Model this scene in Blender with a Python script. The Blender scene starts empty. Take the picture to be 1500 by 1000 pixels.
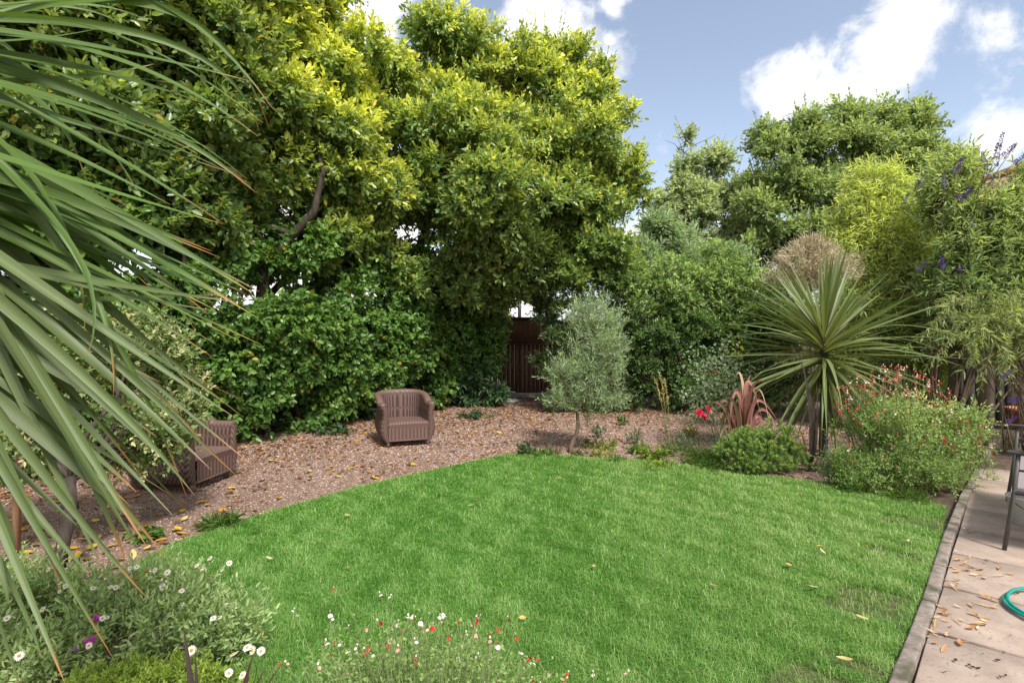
import bpy, bmesh, math, random
import numpy as np
from mathutils import Vector

random.seed(7)
sc = bpy.context.scene
COL = sc.collection
F, H, HOR = 820.0, 1.45, 492.0          # lens in photo pixels, eye height, horizon row

def P(px, py, d):                        # a direction of view turned into a world point at depth d
    return np.array([(px - 750) / F * d, d, H + (HOR - py) / F * d])
def G(px, py, z=0.0):                    # where that line of sight meets the ground
    d = (H - z) * F / (py - HOR)
    return np.array([(px - 750) / F * d, d, z])
def unit(v):
    v = np.asarray(v, float)
    return v / (np.linalg.norm(v, axis=-1, keepdims=True) + 1e-9)
def fnoise(p, freq, seed):               # cheap smooth 3-D noise, about -1..1
    r = np.random.default_rng(seed); out = np.zeros(len(p))
    for i in range(6):
        k = r.normal(0, 1, 3) * freq * (1 + .35 * i)
        out += np.sin(p @ k + r.uniform(0, 6.28)) / (1 + .35 * i)
    return out / 3.2

# ------------------------------------------------------------------ materials
def new_mat(name):
    m = bpy.data.materials.new(name); m.use_nodes = True
    nt = m.node_tree; nt.nodes.clear()
    return m, nt, nt.nodes.new('ShaderNodeOutputMaterial')
def node(nt, t, **kw):
    n = nt.nodes.new(t)
    for k, v in kw.items():
        if k in n.inputs.keys(): n.inputs[k].default_value = v
        else: setattr(n, k, v)
    return n
def leaf_mat(name, rough=.45, trans=.35, spec=.35, stripes=False):
    m, nt, out = new_mat(name); lk = nt.links.new
    a = node(nt, 'ShaderNodeAttribute', attribute_name='Col')
    col = a.outputs['Color']
    if stripes:
        uv = node(nt, 'ShaderNodeUVMap')
        mp = node(nt, 'ShaderNodeMapping'); mp.inputs['Scale'].default_value = (26, .7, 1)
        nz = node(nt, 'ShaderNodeTexNoise', Scale=1.0, Detail=2.0)
        lk(uv.outputs[0], mp.inputs[0]); lk(mp.outputs[0], nz.inputs['Vector'])
        mr = node(nt, 'ShaderNodeMapRange'); mr.inputs[1].default_value = .3; mr.inputs[2].default_value = .7
        mr.inputs[3].default_value = .6; mr.inputs[4].default_value = 1.35
        lk(nz.outputs[0], mr.inputs[0])
        mx = node(nt, 'ShaderNodeVectorMath', operation='SCALE'); lk(col, mx.inputs[0]); lk(mr.outputs[0], mx.inputs['Scale'])
        col = mx.outputs[0]
    p = node(nt, 'ShaderNodeBsdfPrincipled', Roughness=rough)
    p.inputs['Specular IOR Level'].default_value = spec
    lk(col, p.inputs['Base Color'])
    if stripes:
        bp = node(nt, 'ShaderNodeBump', Strength=.25, Distance=.002); lk(nz.outputs[0], bp.inputs['Height']); lk(bp.outputs[0], p.inputs['Normal'])
    if trans > 0:
        t = node(nt, 'ShaderNodeBsdfTranslucent')
        g = node(nt, 'ShaderNodeMix', data_type='RGBA', blend_type='MULTIPLY'); g.inputs[0].default_value = 1
        lk(col, g.inputs[6]); g.inputs[7].default_value = (1.5, 1.45, .7, 1); lk(g.outputs[2], t.inputs[0])
        s = node(nt, 'ShaderNodeMixShader'); s.inputs[0].default_value = trans
        lk(p.outputs[0], s.inputs[1]); lk(t.outputs[0], s.inputs[2]); lk(s.outputs[0], out.inputs[0])
    else: lk(p.outputs[0], out.inputs[0])
    return m
def noise_mat(name, c1, c2, scale=8, rough=.8, bump=.3, dist=.01, stretch=(1, 1, 1), detail=6, c3=None, spec=.3, metal=0, spots=None):
    m, nt, out = new_mat(name); lk = nt.links.new
    tc = node(nt, 'ShaderNodeTexCoord'); mp = node(nt, 'ShaderNodeMapping'); mp.inputs['Scale'].default_value = stretch
    lk(tc.outputs['Object'], mp.inputs[0])
    nz = node(nt, 'ShaderNodeTexNoise', Scale=scale, Detail=detail, Roughness=.65); lk(mp.outputs[0], nz.inputs['Vector'])
    r = node(nt, 'ShaderNodeValToRGB'); e = r.color_ramp.elements
    e[0].position = .3; e[0].color = (*c1, 1); e[1].position = .7; e[1].color = (*c2, 1)
    if c3: x = e.new(.5); x.color = (*c3, 1)
    lk(nz.outputs[0], r.inputs[0]); col = r.outputs[0]
    if spots:
        n2 = node(nt, 'ShaderNodeTexNoise', Scale=spots[0], Detail=3.0); lk(tc.outputs['Object'], n2.inputs['Vector'])
        r2 = node(nt, 'ShaderNodeValToRGB'); r2.color_ramp.elements[0].position = spots[1]; r2.color_ramp.elements[1].position = spots[2]
        lk(n2.outputs[0], r2.inputs[0])
        mx = node(nt, 'ShaderNodeMix', data_type='RGBA'); lk(r2.outputs[0], mx.inputs[0]); lk(col, mx.inputs[6]); mx.inputs[7].default_value = (*spots[3], 1)
        col = mx.outputs[2]
    p = node(nt, 'ShaderNodeBsdfPrincipled', Roughness=rough, Metallic=metal); p.inputs['Specular IOR Level'].default_value = spec
    lk(col, p.inputs['Base Color'])
    if bump:
        b = node(nt, 'ShaderNodeBump', Strength=bump, Distance=dist); lk(nz.outputs[0], b.inputs['Height']); lk(b.outputs[0], p.inputs['Normal'])
    lk(p.outputs[0], out.inputs[0])
    return m

M = {}
M['leaf'] = leaf_mat('broad_leaf', .36, .44, .5)
M['leaf_matte'] = leaf_mat('matte_leaf', .6, .44, .25)
M['strap'] = leaf_mat('strap_leaf', .45, .28, .4, True)
M['grassm'] = leaf_mat('grass_blade', .5, .38, .3)
M['petal'] = leaf_mat('petal', .6, .3, .2)
M['dry'] = leaf_mat('dry_leaf', .7, .15, .2)
M['pebble'] = leaf_mat('pebble', .85, 0, .25)
M['wicker'] = leaf_mat('wicker', .55, 0, .35)
M['bark'] = noise_mat('dark_bark', (.016, .012, .010), (.075, .058, .046), 14, .9, .8, .02, (1, 1, .25))
M['bark2'] = noise_mat('brown_bark', (.07, .05, .035), (.18, .13, .09), 18, .9, .7, .01, (1, 1, .25))
M['soil'] = noise_mat('soil', (.035, .024, .017), (.14, .095, .07), 9, .95, .8, .03, c3=(.08, .055, .04))
M['gravel'] = noise_mat('gravel', (.09, .058, .042), (.33, .235, .185), 55, .9, .9, .02, c3=(.20, .135, .105), spots=(.9, .42, .7, (.13, .075, .045)))
M['lawn_soil'] = noise_mat('turf_soil', (.045, .04, .022), (.10, .115, .04), 20, .95, .6, .02)
M['slab'] = noise_mat('concrete_slab', (.27, .205, .17), (.43, .34, .285), 5, .88, .4, .006, c3=(.36, .28, .23), spots=(60, .58, .68, (.27, .215, .18)))
M['joint'] = noise_mat('joint_dirt', (.03, .024, .02), (.09, .07, .055), 30, .95, .5)
M['kerb'] = noise_mat('weathered_kerb', (.13, .105, .09), (.30, .25, .22), 22, .9, .6, .01, c3=(.21, .175, .15), spots=(7, .52, .68, (.08, .075, .05)))
M['fence'] = noise_mat('stained_timber', (.075, .035, .02), (.16, .078, .045), 6, .75, .4, .005, (6, 6, .5))
M['oldwood'] = noise_mat('old_timber', (.09, .07, .05), (.22, .17, .125), 6, .85, .5, .006, (8, 8, .5))
M['darkwood'] = noise_mat('dark_timber', (.03, .032, .03), (.075, .075, .068), 6, .85, .5, .006, (8, 8, .5))
M['concrete'] = noise_mat('grey_concrete', (.30, .30, .29), (.46, .45, .43), 12, .85, .3)
M['metal'] = noise_mat('grey_metal', (.06, .052, .055), (.085, .075, .078), 30, .45, .05, .001, spec=.5)
M['mesh'] = noise_mat('sling_mesh', (.20, .17, .18), (.27, .235, .24), 90, .7, .3, .002)
M['hose'] = noise_mat('green_hose', (.0, .20, .17), (.005, .27, .22), 30, .35, .05, .001, spec=.5)
M['bucket'] = noise_mat('white_plastic', (.62, .63, .60), (.75, .76, .73), 10, .4, .05, spec=.5)
M['terra'] = noise_mat('terracotta', (.30, .10, .05), (.42, .16, .085), 9, .8, .3)
M['stake'] = noise_mat('stake_wood', (.20, .11, .06), (.33, .19, .11), 10, .8, .3, stretch=(6, 6, .6))
M['black'] = noise_mat('black_rubber', (.012, .012, .012), (.03, .03, .03), 20, .6, .1)
M['rooft'] = noise_mat('roof_tile', (.16, .08, .05), (.28, .14, .09), 12, .85, .5)
def brick_mat():
    m, nt, out = new_mat('house_brick'); lk = nt.links.new
    tc = node(nt, 'ShaderNodeTexCoord'); mp = node(nt, 'ShaderNodeMapping'); mp.inputs['Rotation'].default_value = (math.pi / 2, 0, 0)
    lk(tc.outputs['Object'], mp.inputs[0])
    b = node(nt, 'ShaderNodeTexBrick', Scale=4.5); b.inputs['Color1'].default_value = (.36, .17, .10, 1); b.inputs['Color2'].default_value = (.44, .25, .15, 1)
    b.inputs['Mortar'].default_value = (.4, .36, .3, 1); b.inputs['Mortar Size'].default_value = .012
    lk(mp.outputs[0], b.inputs[0]); p = node(nt, 'ShaderNodeBsdfPrincipled', Roughness=.9); lk(b.outputs[0], p.inputs['Base Color']); lk(p.outputs[0], out.inputs[0])
    return m
M['brick'] = brick_mat()

# ------------------------------------------------------------------ object helpers
def link(o, parent=None):
    COL.objects.link(o)
    if parent is not None: o.parent = parent
    return o
def tag(o, label=None, cat=None, group=None, kind=None):
    if label: o['label'] = label
    if cat: o['category'] = cat
    if group: o['group'] = group
    if kind: o['kind'] = kind
    return o
def thing(name, label, cat, loc=(0, 0, 0), rz=0.0, group=None):
    o = bpy.data.objects.new(name, None); link(o); o.empty_display_size = .1
    o.location = [float(v) for v in loc]; o.rotation_euler = (0, 0, rz)
    return tag(o, label, cat, group)
def copy_tree(root, loc, rz=0.0, label=None, group=None, scale=None):
    r = root.copy(); COL.objects.link(r); r.location = [float(v) for v in loc]; r.rotation_euler = (0, 0, rz)
    if scale: r.scale = (scale,) * 3
    if label: r['label'] = label
    if group: r['group'] = group
    for ch in list(root.children):
        c = ch.copy(); COL.objects.link(c); c.parent = r
        for g in list(ch.children):
            d = g.copy(); COL.objects.link(d); d.parent = c
    return r
class MB:                                # numpy mesh collector: quads and triangles, a colour per point
    def __init__(s): s.v = []; s.f4 = []; s.f3 = []; s.c = []; s.uv = []; s.n = 0
    def add(s, v, f4=None, f3=None, c=(1, 1, 1), uv=None):
        v = np.asarray(v, float).reshape(-1, 3); n = len(v)
        c = np.asarray(c, float)
        if c.ndim == 1: c = np.tile(c, (n, 1))
        s.v.append(v); s.c.append(c)
        s.uv.append(np.zeros((n, 2)) if uv is None else np.asarray(uv, float))
        if f4 is not None and len(f4): s.f4.append(np.asarray(f4, int) + s.n)
        if f3 is not None and len(f3): s.f3.append(np.asarray(f3, int) + s.n)
        s.n += n
    def tube(s, pts, rad, sides=6, c=(1, 1, 1), cap=True):
        pts = np.asarray(pts, float); m = len(pts); rad = np.broadcast_to(np.asarray(rad, float), (m,))
        t = np.gradient(pts, axis=0); t = unit(t)
        ref = np.array([0, 0, 1.]) if abs(t[0][2]) < .9 else np.array([1., 0, 0])
        a = unit(np.cross(t, ref)); b = np.cross(t, a)
        th = np.arange(sides) / sides * 2 * math.pi
        v = pts[:, None] + rad[:, None, None] * (np.cos(th)[None, :, None] * a[:, None] + np.sin(th)[None, :, None] * b[:, None])
        i = np.arange(m - 1)[:, None] * sides; j = np.arange(sides)[None]; k = (j + 1) % sides
        f = np.stack([i + j, i + k, i + sides + k, i + sides + j], -1).reshape(-1, 4)
        vv = v.reshape(-1, 3); f3 = []
        if cap:
            vv = np.vstack([vv, pts[0], pts[-1]]); n0 = m * sides
            for q in range(sides):
                f3.append((n0, (q + 1) % sides, q)); f3.append((n0 + 1, n0 - sides + q, n0 - sides + (q + 1) % sides))
        s.add(vv, f, f3, c)
    def box(s, c, d, rz=0.0, col=(1, 1, 1), bev=.0):
        x, y, z = np.array(d) / 2.0
        q = min(bev, x, y, z)
        prof = [(-z, x - q, y - q), (-z + q, x, y), (z - q, x, y), (z, x - q, y - q)] if q else [(-z, x, y), (z, x, y)]
        v = []
        for h, a, b in prof: v += [(-a, -b, h), (a, -b, h), (a, b, h), (-a, b, h)]
        v = np.array(v); n = len(prof); f = [(3, 2, 1, 0), tuple(4 * n - 4 + i for i in range(4))]
        for r in range(n - 1):
            for i in range(4): f.append((4 * r + i, 4 * r + (i + 1) % 4, 4 * r + 4 + (i + 1) % 4, 4 * r + 4 + i))
        ca, sa = math.cos(rz), math.sin(rz)
        v = v @ np.array([[ca, sa, 0], [-sa, ca, 0], [0, 0, 1]])
        s.add(v + np.array(c), f, None, col)
    def lathe(s, prof, sides=20, c=(1, 1, 1), o=(0, 0, 0)):
        th = np.arange(sides) / sides * 2 * math.pi; m = len(prof)
        v = np.array([[(r * math.cos(t) + o[0], r * math.sin(t) + o[1], z + o[2]) for t in th] for r, z in prof]).reshape(-1, 3)
        f = [(i * sides + j, i * sides + (j + 1) % sides, (i + 1) * sides + (j + 1) % sides, (i + 1) * sides + j) for i in range(m - 1) for j in range(sides)]
        s.add(v, f, None, c)
    def build(s, name, mat, parent=None, smooth=False):
        me = bpy.data.meshes.new(name)
        v = np.vstack(s.v) if s.v else np.zeros((0, 3))
        f4 = np.vstack(s.f4) if s.f4 else np.zeros((0, 4), int); f3 = np.vstack(s.f3) if s.f3 else np.zeros((0, 3), int)
        me.vertices.add(len(v)); me.vertices.foreach_set('co', v.astype(np.float32).ravel())
        nl = len(f4) * 4 + len(f3) * 3
        idx = np.concatenate([f4.ravel(), f3.ravel()]).astype(np.int32)
        me.loops.add(nl); me.loops.foreach_set('vertex_index', idx)
        st = np.concatenate([np.arange(len(f4)) * 4, len(f4) * 4 + np.arange(len(f3)) * 3]).astype(np.int32)
        me.polygons.add(len(st)); me.polygons.foreach_set('loop_start', st)
        if smooth: me.polygons.foreach_set('use_smooth', np.ones(len(st), bool))
        me.update(calc_edges=True)
        a = me.color_attributes.new('Col', 'FLOAT_COLOR', 'POINT')
        c = np.ones((len(v), 4), np.float32); c[:, :3] = np.vstack(s.c); a.data.foreach_set('color', c.ravel())
        if mat is M['strap']:
            u = me.uv_layers.new(name='UVMap'); u.data.foreach_set('uv', np.vstack(s.uv)[idx].astype(np.float32).ravel())
        me.validate()
        o = bpy.data.objects.new(name, me); link(o, parent)
        me.materials.append(mat)
        return o

# ------------------------------------------------------------------ foliage
def leaves(mb, base, axis, nrm, L, W, col, rng, droop=.12, fold=.12):
    n = len(base); axis = unit(axis); side = unit(np.cross(axis, nrm)); nn = np.cross(side, axis)
    L = np.broadcast_to(L, (n,))[:, None]; W = np.broadcast_to(W, (n,))[:, None]
    a = axis * L; s = side * W * .5; f = nn * W * fold
    d = -nn * L * droop
    v = np.stack([base, base + a * .3 + s * .85 + f, base + a * .68 + s * .8 + f + d * .4, base + a + d,
                  base + a * .68 - s * .8 + f + d * .4, base + a * .3 - s * .85 + f], 1).reshape(-1, 3)
    i = np.arange(n)[:, None] * 6
    q = np.concatenate([i + np.array([[0, 1, 2, 3]]), i + np.array([[0, 3, 4, 5]])], 1).reshape(-1, 4)
    mb.add(v, q, None, np.repeat(col, 6, 0))
def sticks(mb, p0, p1, w, col, rng):
    n = len(p0); s = unit(np.cross(p1 - p0, rng.normal(0, 1, (n, 3)))) * w
    v = np.stack([p0 - s, p0 + s, p1 + s * .4, p1 - s * .4], 1).reshape(-1, 3)
    mb.add(v, (np.arange(n)[:, None] * 4 + np.arange(4)[None]), None, col)
def sample(clumps, n, rng, shell=.5, rough=.18, freq=2.5, seed=1):
    cl = np.asarray(clumps, float); w = cl[:, 3] * cl[:, 5]; w = w / w.sum()
    k = rng.choice(len(cl), n, p=w); d = unit(rng.normal(0, 1, (n, 3)))
    f = shell + (1 - shell) * rng.random(n) ** .6
    p = cl[k, :3] + d * cl[k, 3:6] * f[:, None]
    p += d * cl[k, 3:6] * (rough * fnoise(p, freq, seed))[:, None]
    return p, d, f
def foliage(mb, clumps, n, k, L, W, cols, seed, twig=.2, up=.35, jit=.55, shell=.5, hole=None, hfreq=2.0, new=None,
            rough=.18, spread=.9, droop=.12, zmin=None, stick=.003, bark=(.05, .035, .022), lvar=.35, flat=.4, fold=.12, lift=1.25, voids=None):
    rng = np.random.default_rng(seed)
    p, d, f = sample(clumps, n, rng, shell, rough, 2.5, seed)
    if hole is not None: kp = fnoise(p, hfreq, seed + 5) > hole; p, d, f = p[kp], d[kp], f[kp]
    if zmin is not None: kp = p[:, 2] > zmin; p, d, f = p[kp], d[kp], f[kp]
    for c, R in (voids or ()): kp = np.linalg.norm(p - np.array(c), axis=1) > R; p, d, f = p[kp], d[kp], f[kp]
    n = len(p)
    td = unit(d * .75 + np.array([0, 0, up]) + rng.normal(0, jit, (n, 3)))
    tl = twig * rng.uniform(.6, 1.4, n)
    if stick: sticks(mb, p - td * tl[:, None] * .6, p + td * tl[:, None], stick, np.array(bark), rng)
    nw = np.zeros(n) if new is None else np.clip(new(p, d, f, rng), 0, 1)
    t = np.tile(np.arange(k) / max(k - 1, 1), n); ti = np.repeat(np.arange(n), k)
    b = p[ti] + td[ti] * (tl[ti] * t)[:, None]
    az = np.tile(np.arange(k) * 2.4, n) + np.repeat(rng.uniform(0, 6.28, n), k)
    e1 = unit(np.cross(td, rng.normal(0, 1, (n, 3)))); e2 = np.cross(td, e1)
    rad = np.cos(az)[:, None] * e1[ti] + np.sin(az)[:, None] * e2[ti]
    ax = unit(td[ti] * (.35 + .7 * t[:, None]) + rad * spread * (1 - .5 * t[:, None]) + rng.normal(0, .15, (n * k, 3)))
    up_n = unit(np.array([0, 0, flat]) + d[ti] * .45 + rng.normal(0, .3, (n * k, 3)))
    c = np.asarray(cols, float)
    r = rng.random((n * k, 1)) * .6 + rng.random(n)[ti][:, None] * .4
    col = c[0] + (c[1] - c[0]) * r
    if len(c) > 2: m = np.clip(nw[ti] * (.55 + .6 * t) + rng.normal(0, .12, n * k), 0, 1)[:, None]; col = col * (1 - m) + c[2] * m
    col = col * rng.uniform(.8, 1.2, (n * k, 1)) * lift
    if len(c) > 3: m = rng.random(n * k) < .012; col[m] = c[3]
    LL = L * rng.uniform(1 - lvar, 1 + lvar, n * k); leaves(mb, b, ax, up_n, LL, LL / L * W, col, rng, droop, fold)
def clump_px(lst, sy=1.0):               # (px, py, radius in px, depth) -> ellipsoid
    out = []
    for q in lst:
        px, py, r, d = q[:4]; c = P(px, py, d); R = r / F * d; rz = (q[4] / F * d) if len(q) > 4 else R
        out.append((*c, R, R * sy, rz))
    return out
def limb_path(a, b, rng, n=7, wig=.06, sag=.0):
    a, b = np.asarray(a, float), np.asarray(b, float); t = np.linspace(0, 1, n)[:, None]; l = np.linalg.norm(b - a)
    off = np.zeros((n, 3))
    for h in (1, 2, 3): off += np.sin(t * math.pi * h) * rng.normal(0, wig * l / h, 3)
    off[:, 2] += (np.sin(t[:, 0] * math.pi)) * sag * l
    return a + (b - a) * t + off
def skeleton(mb, base, fork, targets, r0, seed, r1=.012, wig=.07, c=(1, 1, 1), tw=.35):
    rng = np.random.default_rng(seed)
    tr = limb_path(base, fork, rng, 8, .04); mb.tube(tr, np.linspace(r0 * 1.15, r0 * .75, 8), 9, c)
    nodes = [(tr[i], r0 * (1 - .3 * i / 7)) for i in range(4, 8)]
    ts = sorted([np.asarray(t[:3], float) for t in targets], key=lambda t: np.linalg.norm(t - tr[-1]))
    for t in ts:
        best = min(nodes, key=lambda q: np.linalg.norm(q[0] - t) + .35 * np.linalg.norm(q[0] - tr[-1]) - q[1] * 2)
        pth = limb_path(best[0], t, rng, 7, wig, .05); rr = max(best[1] * .62, r1 * 1.2)
        rad = np.linspace(rr, r1, 7); mb.tube(pth, rad, 6, c)
        for i in range(2, 7): nodes.append((pth[i], rad[i]))
        for q in range(4):
            s = pth[random.randint(2, 6)]; e = t + rng.normal(0, tw, 3)
            mb.tube(limb_path(s, e, rng, 5, .08), np.linspace(r1, .004, 5), 4, c)

def strap(mb, pts, W, roll, cols, tipc=(.42, .16, .04), tip=.12, fold=.22, nst=None, seed=0, basew=.55):
    pts = np.asarray(pts, float); m = len(pts); t = np.linspace(0, 1, m)
    tan = unit(np.gradient(pts, axis=0)); side = unit(np.cross(tan, roll)); nn = np.cross(side, tan)
    w = W * np.minimum(basew + 1.6 * t, 1) * np.clip((1 - t) * 1.55, 0, 1) ** .85
    w[-1] = W * .02
    us = np.array([-1, -.55, 0, .55, 1]); dep = np.array([1, .4, 0, .4, 1]) * fold
    v = pts[:, None] + side[:, None] * (us[None, :, None] * w[:, None, None] * .5) + nn[:, None] * (dep[None, :, None] * w[:, None, None] * .5)
    i = np.arange(m - 1)[:, None] * 5; j = np.arange(4)[None]
    f = np.stack([i + j, i + j + 1, i + j + 6, i + j + 5], -1).reshape(-1, 4)
    c0, c1 = np.asarray(cols[0]), np.asarray(cols[1]); col = c0 + (c1 - c0) * np.clip(t * 1.3, 0, 1)[:, None]
    k = np.clip((t - (1 - tip)) / (tip * .6 + 1e-6), 0, 1)[:, None]; col = col * (1 - k) + np.asarray(tipc) * k
    col = np.repeat(col, 5, 0)
    uv = np.stack([np.tile(us * .5 + .5, m), np.repeat(t, 5)], 1) + np.array([seed * .37 % 7, seed * .73 % 5])
    mb.add(v.reshape(-1, 3), f, None, col, uv)
def bez(a, b, c, n=14):
    t = np.linspace(0, 1, n)[:, None]
    return (1 - t) ** 2 * a + 2 * t * (1 - t) * b + t * t * c
def through(a, m, c, n=14):               # arc through a middle point
    a, m, c = map(np.asarray, (a, m, c)); return bez(a, 2 * m - .5 * a - .5 * c, c, n)

def inside(x, y, poly):
    r = np.zeros(len(x), bool); n = len(poly)
    for i in range(n):
        (x1, y1), (x2, y2) = poly[i], poly[(i + 1) % n]
        cond = (y1 > y) != (y2 > y)
        r ^= cond & (x < (x2 - x1) * (y - y1) / (y2 - y1 + 1e-12) + x1)
    return r
def sheet(name, poly, z, mat, kind='structure'):
    bm = bmesh.new(); vs = [bm.verts.new((p[0], p[1], z)) for p in poly]; f = bm.faces.new(vs)
    if f.normal.z < 0: f.normal_flip()
    bmesh.ops.triangulate(bm, faces=bm.faces[:])
    me = bpy.data.meshes.new(name); bm.to_mesh(me); bm.free(); me.materials.append(mat)
    for p in me.polygons:
        if p.normal.z < 0: p.flip()
    return tag(link(bpy.data.objects.new(name, me)), kind=kind)

# ================================================================== SETTING
sheet('ground', [(-400, -60), (400, -60), (400, 700), (-400, 700)], -.012, M['soil'])
gravel_poly = [(-7, 1.2), (-7, 6.5), (-4.9, 6.6), (-3.7, 8.2), (-2.2, 10.6), (-.6, 13.4), (1.6, 13.2), (5.2, 9.2), (4.6, 6.2), (3.45, 4.6), (2.6, 4.0), (0, 1.2)]
sheet('gravel_path', gravel_poly, -.004, M['gravel'])
kerb_px = [(1284, 1060), (1306, 1000), (1338, 920), (1358, 864), (1378, 800), (1406, 732), (1424, 700), (1440, 668)]
kl = [G(*q)[:2] for q in kerb_px]
kd = unit(np.array([740., 820.])); kn = np.array([kd[1], -kd[0]])
lawn_px = [(195, 832), (250, 802), (310, 779), (400, 751), (460, 734), (520, 717), (580, 703), (640, 689), (700, 676), (745, 667), (800, 668),
           (860, 672), (950, 676), (1010, 684), (1060, 692), (1150, 702), (1240, 714), (1300, 724), (1345, 733), (1385, 745)]
lawn_poly = [tuple(G(*q)[:2]) for q in lawn_px] + [tuple(k + kn * .006) for k in kl[4::-1]] + [(1.2, 1.5), (-.5, 1.5), (-1.1, 2.2)]
lawn_poly = np.array(lawn_poly)
sheet('lawn', lawn_poly, .003, M['lawn_soil'])

def scatter_in(poly, n, rng):
    lo, hi = poly.min(0), poly.max(0); q = rng.uniform(lo, hi, (n, 2)); return q[inside(q[:, 0], q[:, 1], poly)]
def grass():
    rng = np.random.default_rng(11); mb = MB()
    q = scatter_in(lawn_poly, 900000, rng)
    w = np.clip(3.4 / q[:, 1], .35, 1.1)                        # fewer, wider blades further off
    q = q[rng.random(len(q)) < w]
    edge = np.abs((q - kl[2]) @ kn)
    p3 = np.c_[q, np.zeros(len(q))]
    patch = fnoise(p3, 2.2, 4); fine = fnoise(p3, 9, 8); bare = fnoise(p3, 5.0, 21)
    thin = (edge < .36 + .14 * bare) & (bare > .12) & (edge > .03); thin |= (fnoise(p3, 4.5, 33) > .82)
    kp = ~thin | (rng.random(len(q)) < .16); q, patch, fine, p3, edge = q[kp], patch[kp], fine[kp], p3[kp], edge[kp]
    n = len(q); h = rng.uniform(.024, .058, n) * (1 + .22 * fine) * (1 + .1 * patch)
    az = rng.uniform(0, 6.28, n) + patch * 1.5; lean = rng.uniform(.35, 1.5, n); wisp = rng.random(n) < .06; h[wisp] *= 1.35
    dr = np.c_[np.cos(az), np.sin(az), np.zeros(n)]; sd = np.c_[-np.sin(az), np.cos(az), np.zeros(n)]
    wd = (rng.uniform(.0009, .0019, n) * np.clip(q[:, 1] / 3.2, .8, 1.9))[:, None]
    up = np.array([0, 0, 1.]); hh = h[:, None]; le = lean[:, None]
    v = np.stack([p3 - sd * wd, p3 + sd * wd, p3 + up * hh * .6 + dr * hh * le * .3 + sd * wd * .8, p3 + up * hh * .6 + dr * hh * le * .3 - sd * wd * .8,
                  p3 + up * hh * (1 - le * .38) + dr * hh * le * .95], 1).reshape(-1, 3)
    i = np.arange(n)[:, None] * 5
    dark, mid, lite, dry = np.array([.075, .215, .028]), np.array([.15, .335, .055]), np.array([.31, .47, .17]), np.array([.40, .46, .22])
    k = np.clip(.44 + .24 * patch + .3 * fine + .2 * fnoise(p3, 22, 9) + rng.normal(0, .25, n) + .25 * wisp, 0, 1)[:, None]
    c = np.where(k < .5, dark + (mid - dark) * k * 2, mid + (lite - mid) * (k - .5) * 2)
    right = np.clip((q[:, 0] * .22 + .1), 0, .45)                  # the turf by the patio is drier, more yellow
    c = c * (1 + np.c_[right * .45, right * .08, right * .5])
    m = rng.random(n) < .025; c[m] = dry * rng.uniform(.6, 1.1, (m.sum(), 1))
    mb.add(v, i + np.array([[0, 1, 2, 3]]), np.concatenate([i + np.array([[3, 2, 4]])], 0), np.repeat(c, 5, 0))
    tag(mb.build('grass', M['grassm']), 'short green mown grass covering the lawn', 'grass', kind='stuff')
grass()

hedge_line = np.array([(-5.6, 4.1), (-4.75, 5.3), (-4.05, 6.2), (-3.4, 7.35), (-2.75, 8.2), (-2.2, 9.4), (-1.35, 10.6), (-.35, 12.1)])
def hedge_dist(q):                        # signed-ish distance to the hedge foot (positive on the path side)
    best = np.full(len(q), 1e9)
    for a, b in zip(hedge_line[:-1], hedge_line[1:]):
        ab = b - a; t = np.clip(((q - a) @ ab) / (ab @ ab), 0, 1); best = np.minimum(best, np.linalg.norm(q - (a + t[:, None] * ab), axis=1))
    return best
def pebbles():
    rng = np.random.default_rng(5); gp = np.array(gravel_poly); mb = MB()
    q = scatter_in(gp, 420000, rng); q = q[~inside(q[:, 0], q[:, 1], lawn_poly)]; q = q[rng.random(len(q)) < np.clip(4.5 / q[:, 1], .3, 1)]
    q = q[(q[:, 1] > 2.4) & (np.abs(q[:, 0]) < q[:, 1] * .95 + .3)]
    n = len(q); r = rng.uniform(.004, .0085, n) * np.clip(q[:, 1] / 5, .9, 1.6)
    s = rng.uniform(.55, 1.3, (n, 3)) * r[:, None]; s[:, 2] *= .6
    oc = np.array([[1, 0, 0], [0, 1, 0], [-1, 0, 0], [0, -1, 0], [0, 0, 1]]); az = rng.uniform(0, 6.28, n); ca, sa = np.cos(az), np.sin(az)
    o = oc[None] * s[:, None]; v = np.stack([o[..., 0] * ca[:, None] - o[..., 1] * sa[:, None], o[..., 0] * sa[:, None] + o[..., 1] * ca[:, None], o[..., 2]], -1)
    v += rng.normal(0, .18, v.shape) * r[:, None, None]
    v += np.c_[q, np.full(n, -.003)][:, None]
    f = np.array([[0, 1, 4], [1, 2, 4], [2, 3, 4], [3, 0, 4]])
    pal = np.array([(.34, .24, .19), (.24, .155, .12), (.42, .32, .26), (.17, .105, .08), (.29, .21, .18), (.50, .42, .36), (.20, .15, .13)])
    c = pal[rng.choice(7, n, p=[.24, .2, .14, .16, .14, .05, .07])] * rng.uniform(.85, 1.35, (n, 1)) * np.array([1.03, 1, 1.03])
    mb.add(v.reshape(-1, 3), None, (np.arange(n)[:, None, None] * 5 + f[None]).reshape(-1, 3), np.repeat(c, 5, 0))
    tag(mb.build('gravel', M['pebble']), 'loose pinkish brown gravel on the garden path', 'gravel', kind='stuff')
pebbles()
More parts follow.
